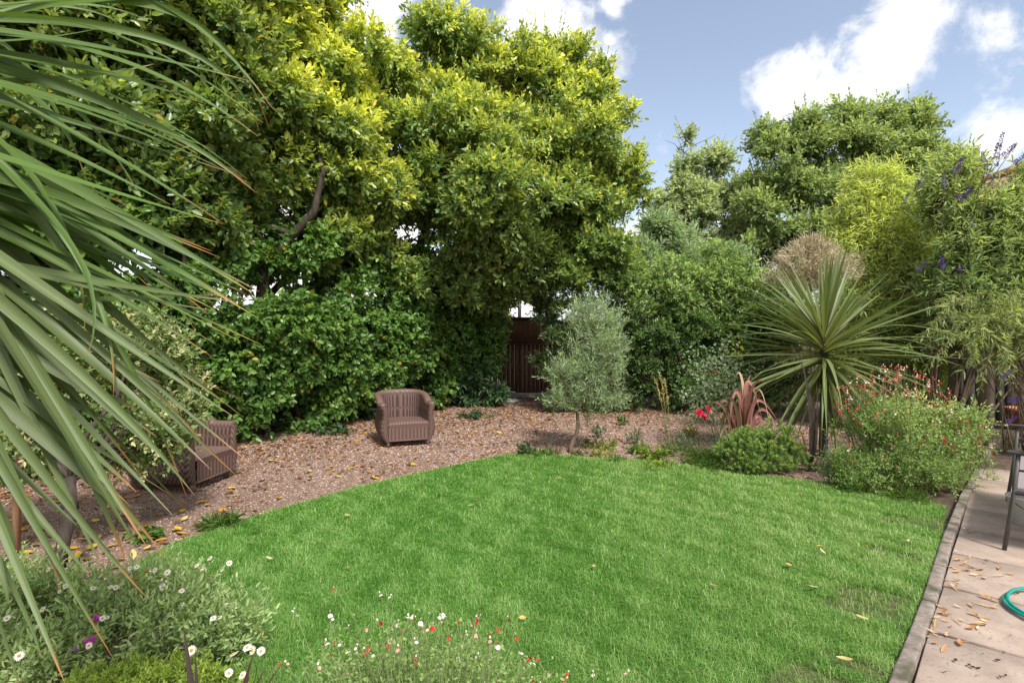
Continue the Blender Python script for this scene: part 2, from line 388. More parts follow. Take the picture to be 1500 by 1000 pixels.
def litter():
    rng = np.random.default_rng(6); gp = np.array(gravel_poly); mb = MB()
    q = scatter_in(gp, 90000, rng); q = q[~inside(q[:, 0], q[:, 1], lawn_poly)]
    dens = np.exp(-hedge_dist(q) / 1.1) + np.exp(-np.abs(q[:, 1] - 10.2) / 1.3) * (q[:, 0] > -2) * .9 + .05 + .8 * (q[:, 1] > 10)
    q = q[rng.random(len(q)) < np.clip(dens, 0, .95) * .42]; n = len(q)
    az = rng.uniform(0, 6.28, n); ax = np.c_[np.cos(az), np.sin(az), rng.uniform(-.1, .45, n)]
    pal = np.array([(.22, .10, .045), (.30, .15, .06), (.15, .075, .04), (.38, .22, .09), (.10, .055, .035), (.45, .30, .10)])
    c = pal[rng.choice(6, n, p=[.28, .22, .2, .14, .12, .04])] * rng.uniform(.7, 1.2, (n, 1))
    L = rng.uniform(.03, .075, n); leaves(mb, np.c_[q, rng.uniform(.004, .016, n)], ax, np.array([0, 0, 1.]) + rng.normal(0, .35, (n, 3)), L, L * .5, c, rng)
    tag(mb.build('leaf_litter', M['dry']), 'brown leaf litter lying over the gravel by the hedges', 'leaf litter', kind='stuff')
litter()

# kerb and patio
def kerb():
    mb = MB(); rng = np.random.default_rng(2)
    dist = [0]; pts = [k for k in kl]
    for a, b in zip(pts[:-1], pts[1:]): dist.append(dist[-1] + np.linalg.norm(b - a))
    tot = dist[-1] + 1.0; pts = pts + [pts[-1] + unit(pts[-1] - pts[-2]) * 1.0]; dist.append(tot)
    X = lambda s: np.array([np.interp(s, dist, [p[i] for p in pts]) for i in (0, 1)])
    s = 0.0
    while s < tot - .1:
        l = .61; e = min(s + l, tot); h = .046 + rng.uniform(-.0015, .0015); m = 13
        ring = []
        for k in range(m):
            u = s + .0015 + (e - s - .003) * k / (m - 1); p = X(u); tg = unit(X(u + .02) - X(u - .02)); nr = np.array([tg[1], -tg[0]])
            wv = rng.normal(0, .0009, 8)
            for j, (o, z) in enumerate([(0, -.03), (0, h - .009), (.003, h - .002), (.010, h), (.050, h), (.058, h - .001), (.062, h - .007), (.062, -.03)]):
                q = p + nr * (o + wv[j]); ring.append((q[0], q[1], z + wv[(j + 3) % 8]))
        f = [(k * 8 + j, k * 8 + j + 1, k * 8 + j + 9, k * 8 + j + 8) for k in range(m - 1) for j in range(7)]
        f += [(0, 1, 2, 3), (0, 3, 4, 7), (4, 5, 6, 7)]; z0 = (m - 1) * 8; f += [(z0 + 3, z0 + 2, z0 + 1, z0), (z0 + 7, z0 + 4, z0 + 3, z0), (z0 + 7, z0 + 6, z0 + 5, z0 + 4)]
        mb.add(ring, f); s = e
    tag(mb.build('kerb', M['kerb']), kind='structure')
kerb()
PO = np.array(kl[1]) + kn * .066          # a point on the patio edge
def pat(u, w): return PO + kd * u + kn * w
j0 = float((G(1366, 932)[:2] - PO) @ kd)
def patio():
    rng = np.random.default_rng(3); mb = MB()
    a, b, c, d = pat(-1.5, -.02), pat(4.75, -.02), pat(4.75, 6), pat(-1.5, 6)
    sheet('patio_bed', [a, d, c, b], -.002, M['joint'])
    for i in range(-3, 7):
        for j in range(0, 6):
            u = j0 + i * .655 + .3275; w = .45 + j * .905 + .0; cpt = pat(u, w); h = .05 + rng.uniform(-.003, .003)
            mb.box((cpt[0], cpt[1], .0), (.885, .630, h), math.atan2(kn[1], kn[0]) + rng.normal(0, .004), (1, 1, 1), .006)
    tag(mb.build('patio', M['slab']), kind='structure')
patio()

# ================================================================== TREES AND SHRUBS
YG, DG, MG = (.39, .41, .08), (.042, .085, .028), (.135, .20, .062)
def split_clumps(cl, seed, k, core=.7, flat=.7):
    rng = np.random.default_rng(seed + 900); out = [(c[0], c[1], c[2], c[3] * core, c[4] * core, c[5] * core) for c in cl]
    for c in cl:
        for i in range(k):               # flattened sprays standing out of each bough
            d = unit(rng.normal(0, 1, 3) + np.array([0, -.2, .1])); f = rng.uniform(.24, .5); g = rng.uniform(.75, 1.1)
            out.append((c[0] + d[0] * c[3] * g, c[1] + d[1] * c[4] * g, c[2] + d[2] * c[5] * g, c[3] * f, c[4] * f, c[5] * f * flat))
    return out
def big_tree(name, label, base, fork, lst, n, k, L, W, cols, seed, newf, r0=.13, hole=-.25, sy=.9, targets=None, mat='leaf', twig=.2, cat='tree', sub=9, sprig=0, limbs=(), voids=(), **kw):
    t = thing(name, label, cat, base)
    cl = split_clumps(clump_px(lst, sy), seed, sub); b0 = np.array([*base])
    rel = [(c[0] - b0[0], c[1] - b0[1], c[2] - b0[2], *c[3:]) for c in cl]
    mt = MB(); skeleton(mt, (0, 0, -.05), np.array(fork) - b0, rel[:len(lst)], r0, seed)
    for li, path in enumerate(limbs):
        pp = np.array([P(x, y, q) - b0 for x, y, q, _ in path]); tt = np.linspace(0, len(pp) - 1, 22); pp = np.stack([np.interp(tt, np.arange(len(pp)), pp[:, a]) for a in range(3)], 1)
        ws = np.random.default_rng(li + seed).normal(0, .012, (22, 3)); pp += np.cumsum(ws, 0) * .7; mt.tube(pp, np.interp(tt, np.arange(len(path)), [w for *_, w in path]), 7)
    mt.build('trunk', M['bark'], t, True)
    mb = MB(); z = [c[2] for c in rel]; lo, hi = min(z), max(z)
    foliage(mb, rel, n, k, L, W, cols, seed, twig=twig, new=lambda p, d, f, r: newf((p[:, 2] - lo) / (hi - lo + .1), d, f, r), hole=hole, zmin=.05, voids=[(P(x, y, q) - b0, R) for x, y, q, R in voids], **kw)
    if sprig: foliage(mb, [(c[0], c[1], c[2] + c[5] * .75, c[3] * .8, c[4] * .8, c[5] * .5) for c in rel[:len(lst)]], sprig, 18, L * .72, W * .72, [cols[1], cols[2], cols[2]], seed + 7, lift=kw.get('lift', 1.25) * .85, twig=.62, up=2.2, jit=.3, spread=.7, shell=.8, droop=.05)
    mb.build('crown', M[mat], t); return t
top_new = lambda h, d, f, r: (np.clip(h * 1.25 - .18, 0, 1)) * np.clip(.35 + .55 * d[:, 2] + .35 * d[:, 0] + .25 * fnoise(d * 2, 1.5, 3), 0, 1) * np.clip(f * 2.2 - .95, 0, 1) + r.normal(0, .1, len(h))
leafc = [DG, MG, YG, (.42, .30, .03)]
TV = [(418, 350, 8.1, .55), (398, 392, 8.2, .45), (450, 305, 8.1, .42), (465, 262, 8.2, .25), (425, 395, 8.4, .4), (385, 330, 7.9, .4), (405, 345, 7.6, .45), (440, 330, 8.5, .4)]
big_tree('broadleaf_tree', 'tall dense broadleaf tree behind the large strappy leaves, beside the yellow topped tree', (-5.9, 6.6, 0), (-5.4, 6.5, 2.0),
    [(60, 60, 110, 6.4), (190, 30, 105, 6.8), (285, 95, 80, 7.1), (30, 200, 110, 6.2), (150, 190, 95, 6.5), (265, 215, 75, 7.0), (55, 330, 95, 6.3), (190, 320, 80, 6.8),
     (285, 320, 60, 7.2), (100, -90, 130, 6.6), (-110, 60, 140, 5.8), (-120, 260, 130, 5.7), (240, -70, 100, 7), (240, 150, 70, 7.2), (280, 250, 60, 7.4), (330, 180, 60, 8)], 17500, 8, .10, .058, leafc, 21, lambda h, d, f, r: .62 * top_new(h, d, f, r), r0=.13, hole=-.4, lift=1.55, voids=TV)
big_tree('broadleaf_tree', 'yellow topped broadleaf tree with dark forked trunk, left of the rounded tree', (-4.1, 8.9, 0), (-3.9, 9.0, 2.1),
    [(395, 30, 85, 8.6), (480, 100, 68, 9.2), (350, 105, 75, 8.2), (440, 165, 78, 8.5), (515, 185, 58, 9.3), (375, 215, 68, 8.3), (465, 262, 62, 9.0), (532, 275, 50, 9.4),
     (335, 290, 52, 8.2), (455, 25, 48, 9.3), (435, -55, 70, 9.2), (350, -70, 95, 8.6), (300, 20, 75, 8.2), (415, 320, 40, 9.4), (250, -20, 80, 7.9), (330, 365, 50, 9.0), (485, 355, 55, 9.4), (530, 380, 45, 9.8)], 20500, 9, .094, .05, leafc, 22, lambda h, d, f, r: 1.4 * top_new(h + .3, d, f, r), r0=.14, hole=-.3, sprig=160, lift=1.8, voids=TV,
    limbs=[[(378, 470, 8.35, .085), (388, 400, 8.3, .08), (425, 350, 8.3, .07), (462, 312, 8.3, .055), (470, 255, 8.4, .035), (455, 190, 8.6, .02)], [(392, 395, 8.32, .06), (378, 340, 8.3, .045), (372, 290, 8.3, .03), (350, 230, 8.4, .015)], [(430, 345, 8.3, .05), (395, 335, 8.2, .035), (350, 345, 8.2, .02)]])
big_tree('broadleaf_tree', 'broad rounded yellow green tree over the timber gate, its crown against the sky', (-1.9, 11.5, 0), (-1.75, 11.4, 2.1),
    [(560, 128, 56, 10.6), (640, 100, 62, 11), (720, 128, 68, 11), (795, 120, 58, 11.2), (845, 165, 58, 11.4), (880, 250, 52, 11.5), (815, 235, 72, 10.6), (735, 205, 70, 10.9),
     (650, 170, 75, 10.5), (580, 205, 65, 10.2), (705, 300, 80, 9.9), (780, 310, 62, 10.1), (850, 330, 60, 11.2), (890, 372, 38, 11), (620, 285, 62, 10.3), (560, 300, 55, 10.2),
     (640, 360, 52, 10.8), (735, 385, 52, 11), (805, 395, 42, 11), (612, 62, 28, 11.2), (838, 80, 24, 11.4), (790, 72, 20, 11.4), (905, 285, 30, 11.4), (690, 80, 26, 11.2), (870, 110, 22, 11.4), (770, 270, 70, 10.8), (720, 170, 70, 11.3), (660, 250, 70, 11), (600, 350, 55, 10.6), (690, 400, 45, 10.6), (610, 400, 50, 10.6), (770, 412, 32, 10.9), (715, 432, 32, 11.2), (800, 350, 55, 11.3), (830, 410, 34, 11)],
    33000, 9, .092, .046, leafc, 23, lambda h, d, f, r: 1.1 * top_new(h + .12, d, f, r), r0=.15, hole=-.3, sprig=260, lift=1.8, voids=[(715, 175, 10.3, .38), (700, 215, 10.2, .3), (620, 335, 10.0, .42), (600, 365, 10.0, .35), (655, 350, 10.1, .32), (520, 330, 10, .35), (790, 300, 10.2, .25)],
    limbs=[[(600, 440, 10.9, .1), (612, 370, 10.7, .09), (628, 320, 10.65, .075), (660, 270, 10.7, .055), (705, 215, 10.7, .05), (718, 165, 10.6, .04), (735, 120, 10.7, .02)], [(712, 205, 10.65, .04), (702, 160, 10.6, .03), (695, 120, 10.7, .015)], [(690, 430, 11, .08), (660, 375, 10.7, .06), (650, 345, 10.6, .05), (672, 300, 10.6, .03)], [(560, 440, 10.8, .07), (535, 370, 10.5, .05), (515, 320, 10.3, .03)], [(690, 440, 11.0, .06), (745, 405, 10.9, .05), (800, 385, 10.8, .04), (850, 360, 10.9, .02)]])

def hedge_thing():
    t = thing('hedge', 'long dense dark green broad leaved hedge behind the wicker armchairs', 'hedge', (-3.4, 7.9, 0))
    o = np.array([-3.4, 7.9, 0]); cl = []; rng = np.random.default_rng(31)
    for a, b in zip(hedge_line[:-1], hedge_line[1:]):
        nrm = np.array([-(b - a)[1], (b - a)[0]]); nrm = nrm / np.linalg.norm(nrm)
        for q in (0, .33, .66):
            c = a + (b - a) * (q + rng.uniform(0, .2)) + nrm * .62
            for z in (.42, 1.0, 1.6, 2.2, 2.75):
                if z > 2.5 and -3.6 < a[0] < -3.0: continue
                w = (.48, .56, .58, .58, .5)[int(z / .6)] * rng.uniform(.9, 1.1)
                j = rng.normal(0, .08, 2); cl.append((c[0] + j[0] - o[0], c[1] + j[1] - o[1], z, w, w, .45))
    for px, py, q in [(320, 425, 40), (290, 395, 50), (724, 425, 26), (720, 470, 24), (712, 505, 28), (720, 545, 16), (695, 460, 36), (695, 520, 36)]: dq = 12.0 if px > 600 else 7.6; c = P(px, py, dq); cl.append((c[0] - o[0], c[1] - o[1], c[2], q / F * dq, q / F * dq, q / F * dq))
    mb = MB()
    foliage(mb, cl, 31000, 7, .078, .058, [(.032, .08, .018), (.09, .17, .04), (.17, .26, .06), (.40, .30, .04)], 32, lift=1.6, twig=.14, hole=-.25, hfreq=1.9, zmin=.1, shell=.7, up=-.05,
            new=lambda p, d, f, r: r.random(len(p)) ** 3 * .7, rough=.25, droop=.25)
    mb.build('foliage', M['leaf'], t)
    mt = MB(); r2 = np.random.default_rng(4)
    for a, b in zip(hedge_line[:-1], hedge_line[1:]):
        for q in (.1, .55):
            c = a + (b - a) * q + np.array([-.55, .4]) - o[:2]; e = np.array([c[0], c[1], 0])
            mt.tube(limb_path(e, e + np.array([r2.normal(0, .3), r2.normal(0, .3), 2.6]), r2, 7, .04), np.linspace(.05, .02, 7), 6)
    mt.build('stems', M['bark'], t, True)
hedge_thing()

# right-hand evergreen hedge, and the shrub between gate and olive
def shrub(name, label, cat, base, lst, n, k, L, W, cols, seed, sy=.9, mat='leaf', sub=5, stems=6, stem_r=.02, smat='bark', **kw):
    t = thing(name, label, cat, base); b0 = np.array(base, float)
    rel = [(c[0] - b0[0], c[1] - b0[1], c[2] - b0[2], *c[3:]) for c in split_clumps(clump_px(lst, sy), seed, sub)]
    mb = MB(); foliage(mb, rel, n, k, L, W, cols, seed, **kw); mb.build('foliage', M[mat], t)
    mt = MB(); rng = np.random.default_rng(seed + 50)
    for i in range(stems):
        c = rel[i * len(lst) // stems]; p0 = np.array([c[0] * .25 + rng.normal(0, .05), c[1] * .25 + rng.normal(0, .05), -.02])
        mt.tube(limb_path(p0, c[:3], rng, 7, .05), np.linspace(stem_r, stem_r * .3, 7), 5)
    mt.build('stems', M[smat], t, True); return t
rows = [(x, y, 44, 10.9 + .25 * math.sin(x * .05)) for y in (440, 485, 530, 572) for x in range(915, 1150, 38)] + [(930, 415, 40, 11), (985, 405, 42, 11.3), (1040, 410, 42, 11.2), (1090, 415, 40, 11.2), (1140, 430, 45, 11)]
shrub('hedge', 'glossy small leaved evergreen hedge behind the pink rose and the spiky cordyline', 'hedge', (3.6, 11, 0), rows, 17000, 8, .062, .03,
      [(.022, .06, .016), (.06, .12, .032), (.25, .33, .12)], 41, lift=1.6, hole=-.2, hfreq=3, zmin=.12, shell=.6, stems=9, stem_r=.03,
      new=lambda p, d, f, r: np.clip((p[:, 2] - 1.3) * .9, 0, 1) * r.random(len(p)) ** .7 + .12 * r.random(len(p)) ** 2, twig=.12)
shrub('silver_shrub', 'pale grey green shrub with upright leaves above the right hedge', 'shrub', (3.0, 13.2, 0),
      [(945, 372, 34, 13.2), (985, 362, 34, 13.3), (920, 350, 16, 13.3), (1010, 385, 34, 13.4), (962, 340, 18, 13.3), (1050, 392, 34, 13.6), (930, 400, 30, 13)], 2600, 8, .14, .04,
      [(.13, .19, .11), (.24, .31, .19), (.34, .40, .24)], 42, lift=1.5, up=1.0, twig=.25, hole=-.3, stems=5, stem_r=.035, mat='leaf_matte')
shrub('evergreen_shrub', 'dark small leaved evergreen shrub between the timber gate and the olive tree', 'shrub', (.95, 11.2, 0),
      [(800, 455, 30, 11.2), (845, 430, 38, 11.2), (890, 430, 40, 11.2), (812, 500, 30, 11), (850, 485, 42, 11.2), (900, 480, 40, 11.2), (820, 545, 30, 10.9), (870, 540, 42, 11), (915, 540, 36, 11),
       (805, 590, 18, 10.7), (850, 585, 34, 10.8), (900, 585, 34, 10.8), (870, 408, 26, 11.3), (910, 405, 26, 11.3), (800, 440, 22, 11.4), (798, 530, 18, 11.2)], 8200, 8, .055, .026,
      [(.028, .055, .018), (.075, .115, .042), (.17, .22, .085)], 43, lift=1.6, hole=-.22, hfreq=3.2, zmin=.06, new=lambda p, d, f, r: np.clip((p[:, 2] - 1.3) * .8, 0, .9) * r.random(len(p)), twig=.12)
shrub('broadleaf_shrub', 'low shrub with dull green hanging sprays beside the parasol base', 'shrub', (-.75, 12.0, 0),
      [(700, 510, 26, 12), (725, 535, 20, 12), (695, 555, 28, 11.8), (722, 572, 20, 11.7), (680, 590, 18, 11.6), (715, 595, 12, 11.5)], 800, 8, .12, .045,
      [(.03, .07, .03), (.09, .16, .07)], 44, up=-.2, droop=.3, zmin=.05, hole=-.3, stems=4)

# beyond the garden
def far_tree(name, label, base, lst, n, k, L, W, cols, seed, hole, r0=.2, **kw):
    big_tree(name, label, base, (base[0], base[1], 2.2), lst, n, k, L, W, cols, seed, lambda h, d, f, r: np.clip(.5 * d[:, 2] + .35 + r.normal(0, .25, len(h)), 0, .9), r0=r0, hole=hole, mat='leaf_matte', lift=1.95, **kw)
far_tree('slim_tree', 'slim airy grey green tree with a narrow pointed top beyond the right hedge', (7.0, 21, 0),
    [(1005, 205, 9, 21, 16), (1003, 235, 14, 21), (1012, 262, 18, 21), (1045, 250, 22, 21), (1075, 265, 14, 21), (1000, 295, 24, 21), (1040, 290, 28, 21), (1078, 300, 22, 21), (972, 300, 12, 21),
     (985, 330, 24, 21), (1030, 335, 32, 21), (1075, 340, 26, 21), (1020, 375, 36, 21), (1070, 380, 30, 21), (962, 310, 12, 21), (1100, 320, 16, 21), (958, 345, 16, 21), (1002, 215, 10, 21), (1050, 230, 10, 21), (1090, 350, 24, 21), (1085, 275, 10, 21)], 9000, 9, .12, .08,
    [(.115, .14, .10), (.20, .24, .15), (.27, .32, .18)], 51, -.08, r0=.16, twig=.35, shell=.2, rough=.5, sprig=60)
far_tree('spreading_tree', 'large spreading mid green tree with a bumpy top under the white clouds', (11.3, 19.5, 0),
    [(1130, 225, 30, 19.5), (1180, 200, 32, 19.5), (1240, 190, 32, 19.5), (1290, 195, 30, 19.5), (1335, 185, 26, 19.5), (1350, 215, 36, 19.5), (1115, 260, 24, 19.5), (1150, 265, 42, 19.2), (1210, 245, 45, 19),
     (1270, 240, 42, 19), (1330, 255, 45, 19.3), (1120, 310, 32, 19), (1170, 320, 48, 18.8), (1230, 310, 48, 18.6), (1290, 300, 50, 18.8), (1130, 365, 40, 19), (1190, 375, 45, 18.7), (1250, 370, 45, 18.6),
     (1385, 245, 26, 19.5), (1410, 255, 22, 19.8), (1310, 360, 45, 19), (1405, 225, 10, 19.8), (1350, 165, 10, 19.5), (1120, 200, 14, 19.5), (1400, 300, 40, 19.5)], 17000, 9, .125, .07,
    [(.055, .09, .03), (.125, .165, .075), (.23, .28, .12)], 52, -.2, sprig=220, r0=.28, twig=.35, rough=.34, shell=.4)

def bamboo():
    t = thing('bamboo', 'bright yellow green bamboo clump behind the spiky cordyline', 'bamboo', (5.6, 8.9, 0)); o = np.array([5.6, 8.9, 0])
    lst = [(1265, 262, 18, 9), (1300, 275, 30, 9), (1255, 300, 30, 9), (1310, 320, 40, 9), (1350, 330, 36, 9.1), (1270, 345, 38, 9), (1240, 380, 34, 9), (1300, 380, 45, 8.9), (1350, 390, 42, 9), (1270, 430, 45, 8.9),
           (1330, 440, 48, 8.9), (1240, 450, 34, 8.9), (1290, 480, 48, 8.8), (1350, 490, 48, 8.8), (1395, 420, 40, 9.2), (1230, 500, 36, 8.9), (1250, 545, 40, 8.9), (1330, 545, 44, 8.9)]
    rel = [(c[0] - o[0], c[1] - o[1], c[2], *c[3:]) for c in clump_px(lst, .8)]
    mb = MB(); foliage(mb, rel, 7200, 9, .095, .014, [(.14, .20, .06), (.26, .33, .10), (.44, .48, .17)], 61, lift=1.45, up=.1, twig=.2, droop=.3, spread=1.2, hole=-.3, shell=.3,
        new=lambda p, d, f, r: np.clip((p[:, 2] - 1.2) * .55, 0, 1) * r.random(len(p)) ** .6, stick=.002, bark=(.25, .28, .08)); mb.build('foliage', M['leaf'], t)
    mt = MB(); rng = np.random.default_rng(62)
    for c in rel * 2:
        e = np.array(c[:3]) + rng.normal(0, .15, 3); b = np.array([e[0] * .45 + rng.normal(0, .15), e[1] * .5 + rng.normal(0, .1), 0])
        mt.tube(bez(b, np.array([b[0] * .9 + e[0] * .1, b[1], e[2] * .8]), e, 9), np.linspace(.012, .003, 9), 5, (1, 1, 1))
    mt.build('culms', noise_mat('bamboo_cane', (.22, .24, .06), (.34, .34, .11), 6, .5, .1), t, True)
bamboo()

def spike_mesh():                         # a cone-shaped flower panicle made of many small florets
    mb = MB(); rng = np.random.default_rng(70); n = 260; u = rng.random(n); r = .024 * (1 - u) ** .7 + .004; az = rng.uniform(0, 6.28, n)
    p = np.c_[np.cos(az) * r, np.sin(az) * r, u * .2]; d = unit(np.c_[np.cos(az), np.sin(az), np.full(n, .5)])
    c = np.array([.10, .05, .30]) + rng.random((n, 1)) * np.array([.15, .10, .34]); c = c * (1.1 - .6 * u[:, None])
    leaves(mb, p, d, np.array([0, 0, 1.]) + rng.normal(0, .4, (n, 3)), rng.uniform(.011, .018, n), .011, c, rng)
    return mb
spike_me = None
def flower_copies(parent, me_obj, locs, rots, scales):
    for i, (l, r, s) in enumerate(zip(locs, rots, scales)):
        o = me_obj if i == 0 else me_obj.copy()
        if i: COL.objects.link(o)
        o.parent = parent; o.location = [float(v) for v in l]; o.rotation_euler = [float(v) for v in r]; o.scale = (float(s),) * 3
def euler_to(d):
    return Vector([float(v) for v in d]).to_track_quat('Z', 'Y').to_euler()
def arching(t, mb, mt, rng, b, e, apex, nleaf, L, W, cols, r=.008):
    pth = through(b, apex, e, 16); mt.tube(pth, np.linspace(r, r * .25, 16), 5)
    n = nleaf; u = rng.uniform(.3, 1, n); ii = (u * 15).astype(int).clip(0, 14); p = pth[ii] + (pth[ii + 1] - pth[ii]) * rng.random((n, 1)); tg = unit(pth[ii + 1] - pth[ii])
    rd = rng.normal(0, 1, (n, 3)); rd -= (rd * tg).sum(1, keepdims=True) * tg; ax = unit(tg * .7 + unit(rd) * .8 + np.array([0, 0, -.05]))
    c = np.asarray(cols[0]) + (np.asarray(cols[1]) - np.asarray(cols[0])) * rng.random((n, 1))
    LL = L * rng.uniform(.6, 1.3, n); leaves(mb, p, ax, np.array([0, 0, 1.]) + rng.normal(0, .35, (n, 3)), LL, LL / L * W, c, rng, .25)
    return pth
def buddleia():
    t = thing('butterfly_bush', 'tall buddleia with purple flower spikes beside the bamboo at the brick house', 'shrub', (6.0, 8.0, 0)); o = np.array([6.0, 8.0, 0])
    lst = [(1400, 265, 28, 7.9), (1440, 270, 32, 7.9), (1485, 280, 34, 7.8), (1390, 305, 34, 7.9), (1440, 320, 42, 7.8), (1495, 335, 42, 7.7), (1400, 360, 40, 7.8), (1455, 380, 45, 7.7), (1400, 420, 40, 7.7), (1440, 440, 42, 7.6),
           (1490, 430, 40, 7.6), (1420, 480, 36, 7.7), (1540, 350, 60, 7.8), (1545, 450, 60, 7.7), (1480, 470, 30, 7.6)]
    rel = [(c[0] - o[0], c[1] - o[1], c[2], *c[3:]) for c in clump_px(lst, .9)]
    mb = MB(); foliage(mb, rel, 4200, 10, .10, .022, [(.08, .125, .055), (.20, .265, .11), (.36, .42, .18)], 71, lift=1.45, up=.5, twig=.24, droop=.3, spread=1.0, hole=-.35, hfreq=2.4, shell=.4,
        new=lambda p, d, f, r: np.clip((p[:, 2] - 2.0) * .6, 0, 1) * r.random(len(p)))
    mb.build('foliage', M['leaf_matte'], t)
    mt = MB(); rng = np.random.default_rng(72)
    for c in rel: mt.tube(limb_path((c[0] * .2, c[1] * .2, 0), c[:3], rng, 8, .04), np.linspace(.025, .006, 8), 5)
    sp = [(1458, 232, 1.6, .1), (1466, 205, 1.1, .15), (1440, 228, .9, -.4), (1476, 222, 1.2, .7), (1404, 243, 1.3, .35), (1444, 245, 1.0, 0), (1454, 262, .9, .2), (1475, 272, 1.2, .3), (1383, 265, 1.1, -.2), (1412, 285, 1.3, .8), (1448, 318, 1.5, .1),
          (1421, 278, .8, .6), (1402, 372, 1.0, .5), (1412, 390, 1.0, .8), (1380, 382, .9, -.3), (1487, 340, .8, 1), (1495, 232, 1.0, .9), (1488, 212, .7, .5), (1428, 322, .6, .3), (1350, 262, .7, .2), (1330, 285, .7, .3), (1352, 388, .9, .6)]
    L, R, S = [], [], []
    for px, py, s, tl in sp:
        p = P(px, py, 7.5 + random.uniform(-.15, .15)) - o; d = np.array([math.sin(tl), -.25, math.cos(tl)]); p0 = p - d * .1; L.append(p0); R.append(euler_to(d)); S.append(s * .9)
        mt.tube(limb_path(p0 - np.array([d[0] * .3, -.2, .45]), p0 + d * .03, rng, 6, .03), np.linspace(.006, .003, 6), 4)
    mt.build('stems', M['bark2'], t, True)
    flower_copies(t, spike_mesh().build('flower_spike', M['petal'], t), L, R, S)
    # the low arching sprays in front, over the fence post
    t2 = thing('arching_shrub', 'pale green shrub arching down over the timber post at the right edge', 'shrub', (5.95, 6.6, 0)); o = np.array([5.95, 6.6, 0])
    mb, mt = MB(), MB(); rng = np.random.default_rng(73); L, R, S = [], [], []
    for i in range(74):
        ap = P(rng.uniform(1425, 1540), rng.uniform(455, 520), rng.uniform(6.2, 7.0)) - o; e = ap + np.array([-rng.uniform(.1, .95), -rng.uniform(.0, .5), rng.uniform(-.42, .1)])
        if i < 7: e = P([1463, 1470, 1475, 1480, 1430, 1410, 1392][i], [575, 548, 530, 560, 590, 545, 520][i], 5.9) - o
        b = np.array([rng.normal(.45, .2), rng.normal(.1, .1), .1]); arching(t2, mb, mt, rng, b, e, ap, 84, .085, .015, [(.17, .24, .09), (.36, .42, .19)], .006)
    mb.build('foliage', M['leaf_matte'], t2); mt.build('stems', M['bark2'], t2, True)
    for px, py, tl in [(1490, 585, 1.5), (1486, 612, 1.0), (1478, 545, .8)]:
        p = P(px, py, 5.9) - o; d = np.array([math.sin(tl), -.1, math.cos(tl)]); L.append(p - d * .09); R.append(euler_to(d)); S.append(.65)
    f2 = spike_mesh().build('flower_spike', M['petal'], t2); flower_copies(t2, f2, L, R, S)
buddleia()

def olive():
    base = G(835, 662); t = thing('olive_tree', 'young grey green olive tree on a thin stem at the lawn edge', 'tree', base); b0 = base
    lst = [(850, 470, 22, 7.2), (890, 480, 20, 7.2), (868, 500, 36, 7.1), (845, 510, 26, 7.1), (900, 515, 24, 7.2), (865, 545, 42, 7.1), (832, 550, 26, 7.0), (898, 555, 28, 7.1), (855, 585, 34, 7.05), (885, 590, 26, 7.1), (815, 590, 20, 6.95), (808, 560, 12, 7),
           (905, 490, 14, 7.2), (848, 448, 10, 7.2), (882, 455, 10, 7.2)]
    rel = [(c[0] - b0[0], c[1] - b0[1], c[2], *c[3:]) for c in clump_px(lst, 1)]
    mb = MB(); foliage(mb, split_clumps([(.03 + c[0] * .9, c[1], c[2], c[3] * .74, c[4] * .7, c[5] * .86) for c in rel], 6, 5, .55, .9), 1250, 13, .05, .0105, [(.09, .125, .085), (.20, .25, .18), (.22, .30, .14)], 81, lift=1.9, up=1.0, twig=.2, shell=.1, hole=.0, rough=.35, spread=.8, droop=.05, flat=.1,
        new=lambda p, d, f, r: r.random(len(p)) ** 3, stick=.0022, bark=(.16, .13, .09)); mb.build('crown', M['leaf_matte'], t)
    mt = MB(); skeleton(mt, (0, 0, -.03), P(846, 600, 7.08) - b0, rel, .026, 82, r1=.005, tw=.07); mt.build('trunk', M['bark2'], t, True)
olive()

def cordyline(name, label, base, C, n, L, W, seed, cols, parts=False, rtrunk=.06, low=-.75):
    t = thing(name, label, 'cordyline', base); rng = np.random.default_rng(seed); c = np.asarray(C) - np.asarray(base)
    mb = MB()
    for i in range(n):
        u = rng.random(); el = math.asin(np.clip(low + (1 - low) * u ** .8, -1, .985)); az = rng.uniform(0, 6.28)
        d = np.array([math.cos(az) * math.cos(el), math.sin(az) * math.cos(el), math.sin(el)])
        l = L * rng.uniform(.75, 1.12) * (1 - .18 * max(0, math.sin(el)) ** 3); b = c + np.array([0, 0, -.16 + .3 * (el / 1.5)]) + d * .03
        sag = (.02 + .3 * rng.random() ** 3) * math.cos(el) if el > -.2 else rng.uniform(.0, .15)
        m = b + d * l * .5 + np.array([0, 0, sag * .1 * l]); e = b + d * l + np.array([0, 0, -sag * l])
        rl = unit(np.array([0, 0, 1.]) + rng.normal(0, .35, 3))
        strap(mb, through(b, m, e, 10), W * rng.uniform(.75, 1.15), rl, cols, tip=rng.uniform(.03, .12), tipc=(.38, .27, .07) if rng.random() < .6 else (.25, .14, .06), seed=i)
    mb.build('crown', M['strap'], t)
    mt = MB(); mt.tube(limb_path((0, 0, -.03), c + np.array([0, 0, .05]), rng, 10, .012), np.linspace(rtrunk, rtrunk * .8, 10), 10)
    mt.build('trunk', M['bark'], t, True)
    return t
cordyline('cordyline', 'spiky green cordyline with a round head of long narrow leaves in the right border', G(1206, 668), P(1207, 500, 6.55), 235, 1.32, .047, 91, [(.19, .21, .075), (.15, .21, .085)], rtrunk=.05, low=-.97)

